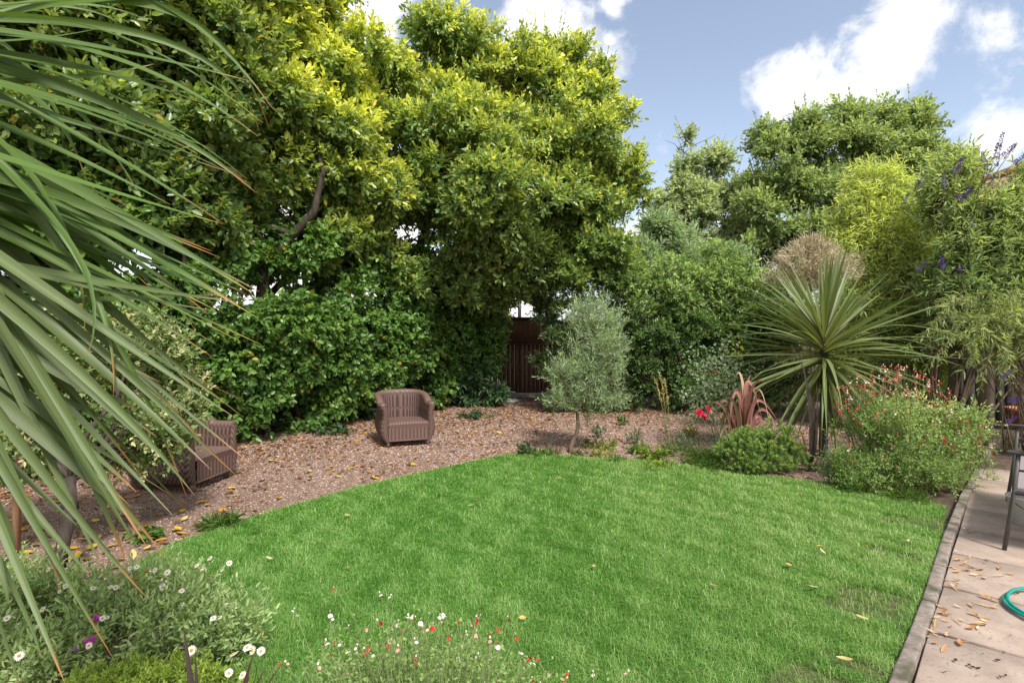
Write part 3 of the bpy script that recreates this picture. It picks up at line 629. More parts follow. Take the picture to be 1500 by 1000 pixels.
def plume():
    base = np.array([4.15, 7.7, 0]); t = thing('flower_plume', 'tan dried feathery flower plume standing behind the spiky cordyline', 'dried flower', base)
    rng = np.random.default_rng(95); c0 = P(1187, 425, 7.7) - base; mb = MB(); hgt = P(1187, 333, 7.7)[2] - P(1187, 425, 7.7)[2]
    mt = MB(); mt.tube([(0, 0, 0), c0 * .5, c0, c0 + np.array([0, 0, hgt])], [.02, .018, .012, .003], 6)
    n = 300; u = rng.random(n) ** .9; az = rng.uniform(0, 6.28, n)
    p0s, p1s, cs = [], [], []
    for i in range(n):
        R = .66 * (1 - u[i]) ** .9 * rng.uniform(.75, 1.08) + .06; b = c0 + np.array([0, 0, u[i] * hgt * .8 - .12]); e = b + np.array([math.cos(az[i]) * R, math.sin(az[i]) * R, .12 + .35 * R * rng.uniform(.2, 1.2)])
        pth = bez(b, (b + e) / 2 + np.array([0, 0, -.04]), e, 9)
        for a, q in zip(pth[:-1], pth[1:]): p0s.append(a); p1s.append(q)
        for k in range(46):
            a = pth[rng.integers(2, 9)]; d = unit(e - b) * .5 + rng.normal(0, .6, 3) + np.array([0, 0, .25]); p0s.append(a); p1s.append(a + d * rng.uniform(.04, .09))
    p0, p1 = np.array(p0s), np.array(p1s); cc = np.repeat(np.array([.47, .405, .30]) * rng.uniform(.6, 1.35, (len(p0), 1)), 4, 0)
    s = unit(np.cross(p1 - p0, rng.normal(0, 1, p0.shape))) * .0024
    mb.add(np.stack([p0 - s, p0 + s, p1 + s, p1 - s], 1).reshape(-1, 3), np.arange(len(p0))[:, None] * 4 + np.arange(4)[None], None, cc)
    mb.build('panicle', M['dry'], t); mt.build('stem', M['bark2'], t, True)
plume()

# ------------------------------------------------------------------ foreground cordyline at the left edge
def big_cordyline():
    d0 = 1.45; base = np.array([-1.72, 1.5, 0]); t = thing('cordyline', 'large strappy leaved cordyline reaching in from the left edge, its leaf tips burnt orange', 'cordyline', base)
    C = P(-215, 330, d0); rng = np.random.default_rng(101)
    L = [ # middle of the leaf (px), tip (px), depth of the tip, width in px
     (150, -20, 400, 160, 1.55, 27), (210, 5, 395, 190, 1.6, 24), (250, -5, 520, 20, 1.7, 20), (90, 30, 385, 180, 1.5, 34), (80, 58, 370, 120, 1.5, 24), (120, 72, 378, 200, 1.55, 30), (70, 95, 280, 125, 1.6, 24), (110, 118, 362, 262, 1.5, 30),
     (60, 88, 300, 152, 1.6, 24), (95, 155, 365, 268, 1.45, 30), (70, 140, 290, 225, 1.4, 22), (60, 170, 328, 328, 1.5, 26), (30, 100, 200, 278, 1.7, 26), (60, 250, 326, 328, 1.4, 32), (20, 120, 120, 245, 1.75, 24),
     (30, 195, 250, 300, 1.6, 24), (70, 290, 372, 462, 1.45, 30), (110, 275, 368, 428, 1.5, 30), (50, 275, 310, 368, 1.5, 27), (80, 310, 362, 432, 1.55, 25), (120, 330, 305, 460, 1.55, 25), (40, 305, 252, 412, 1.55, 24),
     (100, 405, 348, 442, 1.35, 28), (60, 330, 312, 452, 1.6, 24), (100, 345, 250, 475, 1.65, 22), (60, 355, 352, 500, 1.5, 26), (40, 360, 310, 522, 1.5, 25), (75, 375, 250, 450, 1.65, 18), (60, 300, 128, 520, 1.25, 24),
     (60, 420, 330, 590, 1.5, 27), (90, 440, 342, 610, 1.45, 29), (40, 420, 300, 645, 1.45, 30), (100, 470, 350, 700, 1.5, 25), (30, 440, 270, 610, 1.5, 30), (70, 500, 285, 725, 1.35, 34), (20, 470, 262, 690, 1.45, 33), (40, 520, 230, 640, 1.5, 32),
     (30, 500, 215, 800, 1.3, 44), (50, 560, 210, 815, 1.3, 36), (10, 560, 200, 720, 1.4, 40), (60, 640, 215, 780, 1.35, 34), (10, 620, 215, 875, 1.3, 36), (-20, 640, 165, 962, 1.25, 34), (-20, 560, 110, 560, 1.6, 22),
     (0, 690, 130, 840, 1.35, 30), (-20, 720, 95, 1000, 1.2, 30), (-30, 760, 60, 960, 1.25, 28), (-40, 780, 30, 1010, 1.2, 32), (10, 520, 135, 660, 1.6, 22), (-40, 690, 10, 880, 1.2, 30), (0, 430, 190, 560, 1.6, 24), (10, 395, 180, 500, 1.7, 20),
     (-10, 330, 150, 420, 1.7, 20), (0, 250, 160, 345, 1.7, 22), (20, 60, 190, 30, 1.75, 22), (40, 470, 235, 560, 1.55, 26), (0, 540, 150, 690, 1.5, 28), (60, 10, 215, 30, 1.8, 20), (20, 590, 190, 740, 1.45, 28), (-30, 600, 90, 860, 1.3, 32)]
    extra = MB()
    for q in range(50):
        a = L[(q * 7) % 61 if q % 2 else 14 + (q * 5) % 26]; j = rng.normal(0, 1, 4) * np.array([22, 28, 36, 28]); L.append((a[0] + j[0], a[1] + j[1], min(a[2] + j[2] - 14, 380), a[3] + j[3], a[4] + rng.uniform(.05, .25), a[5] * rng.uniform(.75, 1.0)))
    for i, (mx, my, tx, ty, dt, w) in enumerate(L):
        e = P(tx, ty, dt); m = P(mx, my, (dt * .62 + d0 * .38) + rng.uniform(-.05, .05)); y0 = min(max(my - (ty - my) / max(tx - mx, 60) * (mx + 215) * (.78 if my < 380 else .95), 60), 520); b = P(-215, y0, d0) + rng.normal(0, .03, 3)
        hang = my > 380
        c = [(.10, .165, .032), (.085, .15, .028)] if not hang else [(.115, .155, .055), (.105, .15, .05)]
        c = [tuple(np.array(q) * rng.uniform(.8, 1.15)) for q in c]
        mb = MB(); tcol = (.36, .14, .04) if rng.random() < .65 else ((.30, .19, .15) if hang else (.40, .28, .06))
        roll = unit(np.array([.1, -.75, .65]) + rng.normal(0, .35, 3))
        strap(mb, through(b - base, m - base, e - base, 18), w / F * dt * (.60 if hang else .64), roll, c, tipc=tcol, tip=rng.uniform(.02, .14), seed=i, fold=rng.uniform(.15, .4), basew=.5)
        if i < 95: mb.build('leaf', M['strap'], t)
        else:
            for q in range(len(mb.v)): extra.add(mb.v[q], mb.f4[q], None, mb.c[q], mb.uv[q])
    tag(extra.build('leaves', M['strap'], t), kind='stuff')
    for i in range(5):                  # the far side of the head, outside the picture
        az = rng.uniform(1.7, 5.2); el = rng.uniform(-1.1, 1.2); d = np.array([math.cos(az) * math.cos(el), math.sin(az) * math.cos(el) * .9, math.sin(el)])
        if d[0] > -.1: d[0] = -abs(d[0]) - .1
        b = C - base; mb = MB(); l = rng.uniform(.75, 1.0)
        strap(mb, through(b, b + d * l * .5, b + d * l - np.array([0, 0, .2]), 12), .045, unit(np.array([0, 0, 1.]) + rng.normal(0, .3, 3)), [(.14, .2, .05), (.12, .19, .04)], seed=i + 90)
        mb.build('leaf', M['strap'], t)
    mt = MB(); mt.tube(limb_path((0, 0, -.03), C - base + np.array([0, 0, .1]), rng, 9, .01), np.linspace(.09, .06, 9), 10); mt.build('trunk', M['bark2'], t, True)
big_cordyline()

def standard_shrub():
    base = G(82, 852); t = thing('variegated_shrub', 'cream edged bushy shrub on a bent dark stem partly hiding the left wicker armchair', 'shrub', base); b0 = base
    lst = [(200, 500, 55, 4.3), (150, 540, 65, 4.1), (230, 545, 55, 4.3), (262, 575, 36, 4.4), (200, 600, 60, 4.1), (240, 628, 40, 4.3), (120, 600, 70, 3.9), (60, 570, 75, 3.8), (30, 640, 60, 3.7), (225, 660, 30, 4.2), (170, 650, 45, 4.1), (0, 520, 80, 3.8), (105, 650, 40, 3.9), (268, 608, 24, 4.35)]
    rel = [(c[0] - b0[0], c[1] - b0[1], c[2], *c[3:]) for c in clump_px(lst, .9)]
    mb = MB(); foliage(mb, rel, 3300, 9, .038, .019, [(.07, .125, .04), (.17, .24, .09), (.46, .44, .26), (.30, .26, .13)], 111, lift=1.4, twig=.1, hole=-.3, hfreq=4, new=lambda p, d, f, r: (r.random(len(p)) < .5) * r.random(len(p)) * .9, shell=.45); mb.build('crown', M['leaf_matte'], t)
    mt = MB(); b = np.zeros(3); pts = [np.array([0, 0, -.02]), P(92, 800, 3.34) - b0, P(104, 740, 3.42) - b0, P(103, 700, 3.5) - b0]
    mt.tube(np.array(pts), [.04, .036, .034, .03], 9); rng = np.random.default_rng(3)
    for c in rel[:13]: mt.tube(limb_path(pts[-1], c[:3], rng, 7, .06), np.linspace(.02, .005, 7), 5)
    mt.build('trunk', M['bark'], t, True)
    c = P(102, 742, 3.42) - b0; mq = MB(); mq.box(c, (.075, .06, .055), .2, (1, 1, 1), .008); mq.build('tree_tie', M['black'], t)
    s = G(24, 815); st = MB(); st.tube([(0, 0, -.05), (0, 0, .5), (.01, .02, .66)], [.024, .023, .022], 8); o = st.build('stake', M['stake'], None, True); o.location = [float(v) for v in s]
    tag(o, 'brown wooden stake in the gravel at the left edge', 'stake')
standard_shrub()

# ================================================================== BORDER PLANTS
def tubular_flower(c1, c2, seed):         # small two-lipped blossom
    mb = MB(); rng = np.random.default_rng(seed)
    ax = unit(np.array([[.3, 0, .9], [-.2, .25, .9], [0, 0, 1], [-.75, .1, -.5], [-.75, .5, -.45], [-.8, -.35, -.5]]))
    b = np.array([[0, 0, .004]] * 3 + [[-.003, 0, 0]] * 3); c = np.array([c1] * 3 + [c2] * 3)
    leaves(mb, b, ax, rng.normal(0, 1, (6, 3)), np.array([.009, .009, .01, .014, .014, .014]), np.array([.006, .006, .006, .011, .012, .011]), c, rng); return mb
RED, WHT, PNK = (.60, .06, .05), (.80, .72, .70), (.74, .38, .34)
def salvia_bush():
    base = G(1330, 705); t = thing('salvia_bush', 'big airy salvia bush dotted with red and white flowers at the patio corner', 'bush', base); b0 = base
    lst = [(1300, 655, 58, 5.6), (1370, 652, 56, 5.6), (1255, 655, 38, 5.6), (1410, 640, 40, 5.7), (1290, 690, 52, 5.3), (1350, 690, 52, 5.3), (1400, 672, 40, 5.4), (1320, 628, 42, 5.8), (1265, 630, 30, 5.8), (1385, 628, 36, 5.8), (1240, 700, 26, 5.3), (1330, 660, 60, 5.2), (1275, 670, 45, 5.2)]
    rel = [(c[0] - b0[0], c[1] - b0[1], c[2], *c[3:]) for c in clump_px(lst, .9)]
    mb = MB(); foliage(mb, split_clumps(rel, 9, 5, .75, .9), 5200, 9, .026, .014, [(.06, .115, .035), (.16, .23, .08), (.36, .38, .18)], 121, lift=1.85, twig=.14, up=.8, rough=.4, hole=-.12, hfreq=5, zmin=.03, shell=.35,
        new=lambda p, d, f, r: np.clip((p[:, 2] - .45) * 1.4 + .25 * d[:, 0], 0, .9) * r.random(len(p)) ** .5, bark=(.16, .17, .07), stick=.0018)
    mt = MB(); rng = np.random.default_rng(122); L, R, S = [], [], []
    for c in rel: mt.tube(limb_path((c[0] * .2, c[1] * .2, 0), c[:3], rng, 7, .05), np.linspace(.008, .003, 7), 4)
    tops = []
    for i in range(330):
        px = rng.uniform(1225, 1455); env = 598 - 50 * math.exp(-((px - 1310) / 75) ** 2) + max(0, px - 1380) * .55
        py = env + rng.uniform(-16, 34); d = rng.uniform(5.3, 5.95)
        if i > 285: px, py, d = rng.uniform(1240, 1420), rng.uniform(600, 690), 5.15 + rng.uniform(-.15, .1)
        p = P(px, py, d) - b0; tops.append(p)
        q = p + np.array([rng.normal(0, .04), rng.normal(0, .03), -rng.uniform(.15, .25)])
        mb.tube([q, (p + q) / 2 + rng.normal(0, .006, 3), p], [.0025, .002, .0015], 4, (.17, .19, .08))
    mb.build('foliage', M['leaf_matte'], t); mt.build('stems', noise_mat('green_stem', (.11, .13, .05), (.2, .2, .08), 9, .7, .1), t)
    fl = [tubular_flower(PNK, RED, 1), tubular_flower(WHT, RED, 2), tubular_flower(WHT, WHT, 3), tubular_flower(PNK, RED, 4)]
    rest = MB()
    for j in range(4):
        m = [i for i in range(330) if i % 4 == j]; own = m[:25]; o = fl[j].build('flower', M['petal'], t)
        flower_copies(t, o, [tops[i] for i in own], [(rng.uniform(-.5, .5), rng.uniform(-.5, .5), rng.uniform(0, 6)) for _ in own], [rng.uniform(1.2, 1.9) for _ in own])
        for i in m[25:]:
            a = rng.uniform(0, 6.28); ca, sa = math.cos(a), math.sin(a); v = fl[j].v[0] * rng.uniform(1.1, 1.8) @ np.array([[ca, sa, 0], [-sa, ca, 0], [0, 0, 1]]); rest.add(v + tops[i], fl[j].f4[0], None, fl[j].c[0])
    tag(rest.build('blossoms', M['petal'], t), kind='stuff')
salvia_bush()

def dwarf_conifer():
    base = G(1110, 694); t = thing('dwarf_conifer', 'low mounded dwarf conifer with pale tipped tufts at the lawn edge', 'shrub', base); b0 = base
    lst = [(1085, 664, 28, 6.0), (1130, 658, 34, 6.0), (1150, 668, 24, 5.95), (1110, 652, 26, 6.1), (1072, 672, 20, 5.95), (1120, 674, 30, 5.85), (1095, 642, 18, 6.1), (1142, 645, 20, 6.05), (1095, 678, 24, 5.85)]
    rel = [(c[0] - b0[0], c[1] - b0[1], c[2], *c[3:]) for c in clump_px(lst, 1)]
    rng = np.random.default_rng(131); mb = MB()
    p, d, f = sample(split_clumps(rel, 5, 4, .75, .8), 950, rng, .75, .25, 7, 5); kp = p[:, 2] > .03; p, d, f = p[kp], d[kp], f[kp]
    for i in range(len(p)):              # each tuft is a small bottle brush of soft needles
        td = unit(d[i] * .8 + np.array([0, 0, .7])); n = 34; u = rng.random(n); rd = rng.normal(0, 1, (n, 3)); rd -= (rd @ td)[:, None] * td
        ax = unit(unit(rd) * .8 + td * (.35 + .8 * u[:, None])); b = p[i] + td * (u * .065)[:, None]
        c = np.array([.075, .16, .045]) * (1 - u[:, None]) + np.array([.34, .46, .15]) * u[:, None]; leaves(mb, b, ax, rng.normal(0, 1, (n, 3)), .030, .0075, c * rng.uniform(.75, 1.2, (n, 1)), rng)
    mb.build('foliage', M['leaf_matte'], t)
    mt = MB()
    for c in rel: mt.tube(limb_path((c[0] * .15, c[1] * .15, 0), c[:3], rng, 6, .05), np.linspace(.014, .006, 6), 5)
    mt.build('stems', M['bark2'], t, True)
dwarf_conifer()

def phormium(name, label, base, n, L, W, cols, seed, spread=.5, tipc=(.25, .14, .08), bend=.6, cat='phormium', tri=None):
    t = thing(name, label, cat, base); rng = np.random.default_rng(seed)
    for i in range(n):
        az = rng.uniform(0, 6.28); out = spread * rng.uniform(.15, 1); l = L * rng.uniform(.6, 1.05)
        d = np.array([math.cos(az) * out, math.sin(az) * out, 1.]); d = unit(d); b = np.array([math.cos(az) * .04, math.sin(az) * .04, -.02])
        m = b + d * l * .6; e = b + np.array([d[0] * l * (1 + bend), d[1] * l * (1 + bend), d[2] * l * (1 - bend * rng.uniform(.3, 1.5) * out)])
        mb = MB(); c = cols[i % len(cols)]; strap(mb, through(b, m, e, 14), W * rng.uniform(.7, 1.1), unit(np.array([-d[0], -d[1], .3]) + rng.normal(0, .5, 3)), [np.array(c) * .8, c], tipc=tipc, tip=.07, seed=i + seed); mb.build('leaf', M['strap'], t)
    return t
def pink_phormium():
    base = P(1092, 668, 6.35) * np.array([1, 1, 0]); t = thing('phormium', 'pink and bronze striped phormium clump arching over the dwarf conifer', 'phormium', base); rng = np.random.default_rng(141)
    cc = [(.46, .20, .18), (.22, .10, .07), (.56, .38, .28), (.14, .08, .055), (.40, .16, .16)]
    A = [((1094, 562), (1116, 612)), ((1082, 585), (1090, 664)), ((1108, 572), (1130, 636)), ((1066, 590), (1042, 622)), ((1092, 590), (1100, 548)), ((1112, 600), (1148, 648)), ((1074, 610), (1082, 676)), ((1088, 566), (1078, 552)), ((1078, 600), (1062, 585)),
         ((1100, 600), (1118, 575)), ((1104, 590), (1140, 618)), ((1086, 610), (1086, 560)), ((1070, 625), (1052, 650)), ((1096, 575), (1108, 640)), ((1115, 615), (1138, 668)), ((1080, 575), (1068, 640)), ((1098, 580), (1122, 560)), ((1090, 570), (1096, 630)), ((1062, 600), (1036, 596)), ((1108, 610), (1128, 655))]
    for i, (m, e) in enumerate(A):
        d = 6.35 + rng.uniform(-.25, .1); mb = MB(); b = np.array([rng.normal(0, .03), rng.normal(0, .03), -.02]); c = np.array(cc[i % 5]) * rng.uniform(.85, 1.1)
        strap(mb, through(b, P(*m, (d + 6.35) / 2) - base, P(*e, d) - base, 16), rng.uniform(.045, .065), unit(np.array([.2, -1, .35]) + rng.normal(0, .35, 3)), [c * .7, c], tipc=(.34, .2, .13), tip=.06, seed=i + 141, fold=.35); mb.build('leaf', M['strap'], t)
pink_phormium()
def dried_stalk():
    base = G(1184, 692); t = thing('dried_phormium', 'dead brown phormium blades standing upright in front of the spiky cordyline', 'phormium', base)
    for i, (a, m, e, w) in enumerate([((1184, 692), (1186, 610), (1172, 515), .055), ((1186, 692), (1190, 600), (1160, 503), .035), ((1182, 690), (1195, 640), (1196, 560), .04), ((1186, 692), (1178, 650), (1170, 628), .035), ((1186, 690), (1215, 640), (1222, 615), .012), ((1190, 690), (1222, 670), (1235, 690), .01)]):
        b, m2, e2 = P(*a, 6.0) - base, P(*m, 6.0) - base, P(*e, 5.95) - base; b[2] = -.02; mb = MB()
        strap(mb, through(b, m2, e2, 14), w, np.array([.25, -1, .1]), [(.06, .045, .036), (.085, .07, .064) if i < 3 else (.26, .12, .04)], tipc=(.18, .15, .14), tip=.1, seed=i + 33, fold=.5); mb.build('leaf', M['strap'], t)
dried_stalk()

def rose():
    base = np.array([2.78, 7.35, 0]); t = thing('rose_bush', 'arching rose bush with grey green leaves and a cluster of pink blooms', 'rose', base); rng = np.random.default_rng(151); mb, mt = MB(), MB()
    ends = [(1022, 600, 7.2), (1010, 540, 7.4), (1045, 525, 7.5), (1070, 545, 7.4), (1085, 520, 7.6), (1030, 560, 7.2), (1000, 580, 7.3), (1060, 500, 7.6), (1098, 545, 7.5), (1020, 520, 7.5), (1075, 575, 7.3), (1005, 605, 7.3)]
    for px, py, d in ends:
        e = P(px, py, d) - base; b = np.array([rng.normal(.05, .08), rng.normal(0, .06), 0]); ap = b * .45 + e * .55 + np.array([0, 0, .18])
        pth = through(b, ap, e, 14); mt.tube(pth, np.linspace(.008, .003, 14), 5)
        n = 95; u = rng.integers(5, 14, n); p = pth[u] + rng.normal(0, .075, (n, 3)); ax = rng.normal(0, 1, (n, 3)); ax[:, 2] -= .3
        c = np.array([.14, .21, .13]) + rng.random((n, 1)) * np.array([.22, .23, .20]); leaves(mb, p, ax, np.array([0, 0, 1.]) + rng.normal(0, .4, (n, 3)), rng.uniform(.035, .06, n), .034, c, rng)
    p = P(1078, 515, 7.5) - base + rng.normal(0, .06, (26, 3)); leaves(mb, p, rng.normal(0, 1, (26, 3)), np.array([0, 0, 1.]) + rng.normal(0, .5, (26, 3)), .04, .03, np.array([[.45, .42, .03]] * 26), rng)
    mb.build('foliage', M['leaf_matte'], t); mt.build('stems', noise_mat('rose_cane', (.12, .14, .05), (.24, .17, .09), 9, .6, .1), t)
    fb = MB(); n = 46; u = np.linspace(0, 1, n); az = u * 40; el = 1.35 - 1.25 * u; ax = np.c_[np.cos(az) * np.cos(el), np.sin(az) * np.cos(el), np.sin(el)]
    leaves(fb, ax * (.004 + .012 * u)[:, None], ax + np.array([0, 0, .25]), -ax + np.array([0, 0, 1.2]), .022 + .012 * u, .030, np.array([.78, .045, .16]) * (rng.uniform(.7, 1.15, (n, 1))) + (u[:, None] * np.array([.06, .07, .08])), rng, -.2, -.2)
    locs = [P(1024, 605, 7.15) - base, P(1036, 600, 7.15) - base, P(1031, 611, 7.1) - base, P(1047, 545, 7.35) - base]
    flower_copies(t, fb.build('bloom', M['petal'], t), locs, [(1.1, .2, 0), (1.0, -.3, 1), (1.3, .1, 2), (.4, .5, 1)], [1.35, 1.35, 1.25, .7])
rose()
def grass_stalks():
    base = np.array([*G(975, 668)]); t = thing('wild_grass', 'tall wild grass stalks with straw coloured seed heads in front of the right hedge', 'grass stalks', base); rng = np.random.default_rng(161); mt = MB()
    for (x, y, h) in [(958, 552, 7), (966, 548, 7), (973, 556, 7.05)]:
        e = P(x, y, h) - base; b = rng.normal(0, .02, 3); b[2] = 0; pth = through(b, (b + e) * .5 + np.array([.03, 0, .03]), e, 14); mt.tube(pth, np.linspace(.005, .002, 14), 4, (.27, .26, .12))
        hb = MB(); n = 90; u = rng.integers(8, 13, n); p = pth[u] + (pth[u + 1] - pth[u]) * rng.random((n, 1)); leaves(hb, p, np.array([0, 0, .9]) + rng.normal(0, .4, (n, 3)), rng.normal(0, 1, (n, 3)), .035, .007, np.array([.48, .38, .15]) * rng.uniform(.7, 1.2, (n, 1)), rng); hb.build('seed_head', M['dry'], t)
        n = 22; u = rng.integers(0, 9, n); leaves(mt, pth[u], np.array([0, 0, .5]) + rng.normal(0, .6, (n, 3)), rng.normal(0, 1, (n, 3)), .09, .007, np.array([.2, .25, .09]) * rng.uniform(.7, 1.2, (n, 1)), rng)
    mt.build('stalks', M['leaf_matte'], t)
grass_stalks()

def small_plant(px, py, r, h, n, L, W, cols, label, seed, cat='plant', name='border_plant', kind='rosette', flowers=None, k=7):
    base = G(px, py); t = thing(name, label, cat, base); rng = np.random.default_rng(seed); mb = MB()
    ns = n; az = rng.uniform(0, 6.28, ns); rr = r * rng.random(ns) ** .6; b = np.c_[np.cos(az) * rr * .25, np.sin(az) * rr * .25, np.zeros(ns)]; hh = h * rng.uniform(.5, 1.05, ns) * (1 - .45 * rr / r)
    e = np.c_[np.cos(az) * rr, np.sin(az) * rr, hh]; sticks(mb, b, e, .0022, np.array(cols[0]) * .9, rng)
    ti = np.repeat(np.arange(ns), k); u = rng.uniform(.25, 1, ns * k)[:, None]; p = b[ti] + (e[ti] - b[ti]) * u
    ax = rng.normal(0, .8, (ns * k, 3)) + np.c_[np.cos(az), np.sin(az), np.zeros(ns)][ti] * .3 + np.array([0, 0, .9 if kind == 'upright' else .25])
    c = np.asarray(cols[0]) + (np.asarray(cols[1]) - np.asarray(cols[0])) * rng.random((ns * k, 1)); LL = L * rng.uniform(.6, 1.25, ns * k)
    leaves(mb, p, ax, np.array([0, 0, 1.]) + rng.normal(0, .4, (ns * k, 3)), LL, LL / L * W, c * rng.uniform(.8, 1.2, (ns * k, 1)), rng, .2)
    mb.build('foliage', M['leaf_matte'], t); return t
GRN = [(.06, .13, .025), (.16, .26, .06)]; LIM = [(.12, .2, .03), (.27, .34, .07)]; GRY = [(.11, .16, .09), (.22, .28, .17)]; YEL = [(.2, .24, .05), (.36, .36, .1)]
for a in [
    (772, 667, .12, .12, 12, .09, .07, GRY, 'broad grey green leafy weed at the far left corner of the lawn', 1),
    (878, 640, .14, .30, 16, .06, .022, GRY, 'pale green upright weed just right of the olive trunk', 2),
    (910, 622, .1, .24, 10, .07, .03, GRN, 'small bluish leafy seedling on the gravel under the evergreen hedge', 3),
    (880, 668, .22, .16, 30, .05, .018, YEL, 'yellowish low weed between the olive tree and the lawn', 4),
    (928, 650, .16, .28, 30, .05, .010, GRY, 'feathery grey green weed left of the grass stalks', 5),
    (955, 674, .2, .24, 34, .08, .022, LIM, 'bright lime green leafy plant at the far lawn edge', 6),
    (985, 668, .16, .28, 24, .06, .012, GRN, 'wispy green weed at the foot of the grass stalks', 7),
    (900, 676, .16, .1, 24, .04, .02, GRN, 'flat green weed patch along the far lawn edge', 8),
    (1025, 680, .24, .24, 110, .09, .006, GRN, 'soft grassy green tuft left of the dwarf conifer', 9),
    (1052, 680, .17, .58, 44, .045, .006, [(.10, .16, .10), (.18, .25, .16)], 'upright blue green rosemary like shrub beside the pink phormium', 10),
    (1215, 712, .12, .62, 26, .04, .005, [(.13, .19, .15), (.22, .29, .22)], 'wispy blue green upright herb between the dead phormium and the salvia bush', 11),
    (846, 668, .15, .09, 20, .04, .02, [(.10, .13, .05), (.18, .19, .08)], 'dull low weed at the foot of the olive tree', 12),
    (810, 664, .16, .1, 18, .04, .016, [(.12, .11, .06), (.2, .19, .09)], 'brownish low weed left of the olive trunk', 13),
    (322, 772, .16, .1, 40, .11, .010, GRN, 'dark grassy weed where the gravel meets the lawn, below the left armchair', 14),
    (215, 790, .14, .1, 26, .05, .025, GRN, 'small leafy weed on the gravel by the left lawn corner', 15),
    (1440, 690, .16, .42, 40, .05, .008, [(.16, .2, .12), (.27, .3, .19)], 'straggly grey lavender like plant at the end of the kerb', 16),
    (1470, 660, .22, .36, 36, .05, .010, [(.15, .19, .11), (.25, .27, .17)], 'sprawling grey green plant behind the kerb end', 17),
    (1252, 722, .2, .12, 40, .10, .006, GRN, 'spidery grass tuft under the salvia bush', 18),
    (1330, 735, .2, .10, 40, .10, .006, GRN, 'green grass fringe at the front foot of the salvia bush', 19),
    (560, 612, .5, .16, 40, .07, .05, [(.02, .06, .02), (.06, .11, .05)], 'dark ivy patch at the hedge foot behind the centre armchair', 20),
    (492, 634, .4, .14, 40, .06, .05, [(.03, .07, .03), (.08, .14, .06)], 'low ivy clump at the hedge foot left of the centre armchair', 21),
    (700, 612, .4, .14, 36, .06, .04, [(.03, .07, .04), (.09, .14, .08)], 'grey green creeper under the hedge right of the centre armchair', 22)    , (795, 668, .2, .10, 34, .045, .018, GRN, 'short green weed tuft between the grey leafy weed and the olive stem', 23), (862, 655, .16, .16, 26, .05, .016, [(.10, .12, .05), (.22, .22, .10)], 'dull olive weed in the gravel right of the olive stem', 24),
    (935, 664, .2, .16, 34, .05, .02, GRN, 'mid green leafy weed between the lime plant and the feathery weed', 25), (968, 684, .2, .10, 30, .05, .018, LIM, 'low pale green weed at the lawn edge under the grass stalks', 26), (1005, 660, .18, .3, 30, .06, .010, GRY, 'grey green wispy weed behind the grassy tuft', 27),
    (1012, 640, .14, .25, 22, .06, .02, YEL, 'yellow green weed on the gravel in front of the rose bush', 28), (890, 658, .14, .2, 20, .05, .02, LIM, 'small lime weed on the gravel left of the feathery weed', 29), (1040, 690, .2, .16, 60, .06, .006, GRN, 'low grassy fringe at the foot of the blue green herb', 30)]:
    small_plant(*a[:8], a[8], 200 + a[9], kind='upright' if a[9] in (2, 5, 7, 10, 11, 16) else 'rosette')

# ------------------------------------------------------------------ front bed
def daisy_parts(t):
    rng = np.random.default_rng(171); pb = MB(); n = 17; az = np.arange(n) / n * 6.283; ax = np.c_[np.cos(az), np.sin(az), rng.normal(.05, .1, n)]
    leaves(pb, ax * .004, ax, np.array([[0, 0, 1.]] * n), rng.uniform(.014, .018, n), .0055, np.array([[.8, .78, .74]] * n), rng, .05, -.1)
    o = pb.build('flower', M['petal'], t); db = MB(); db.lathe([(.0001, .0055), (.004, .005), (.0065, .002), (.0062, -.002)], 10, (.62, .33, .02)); d = db.build('disc', M['petal'], o); return o
def daisy_copies(parent, o, locs, rots, scales):
    d = o.children[0]
    for i, (l, r, s) in enumerate(zip(locs, rots, scales)):
        q = o if i == 0 else o.copy()
        if i: COL.objects.link(q); c = d.copy(); COL.objects.link(c); c.parent = q
        q.parent = parent; q.location = [float(v) for v in l]; q.rotation_euler = [float(v) for v in r]; q.scale = (float(s),) * 3
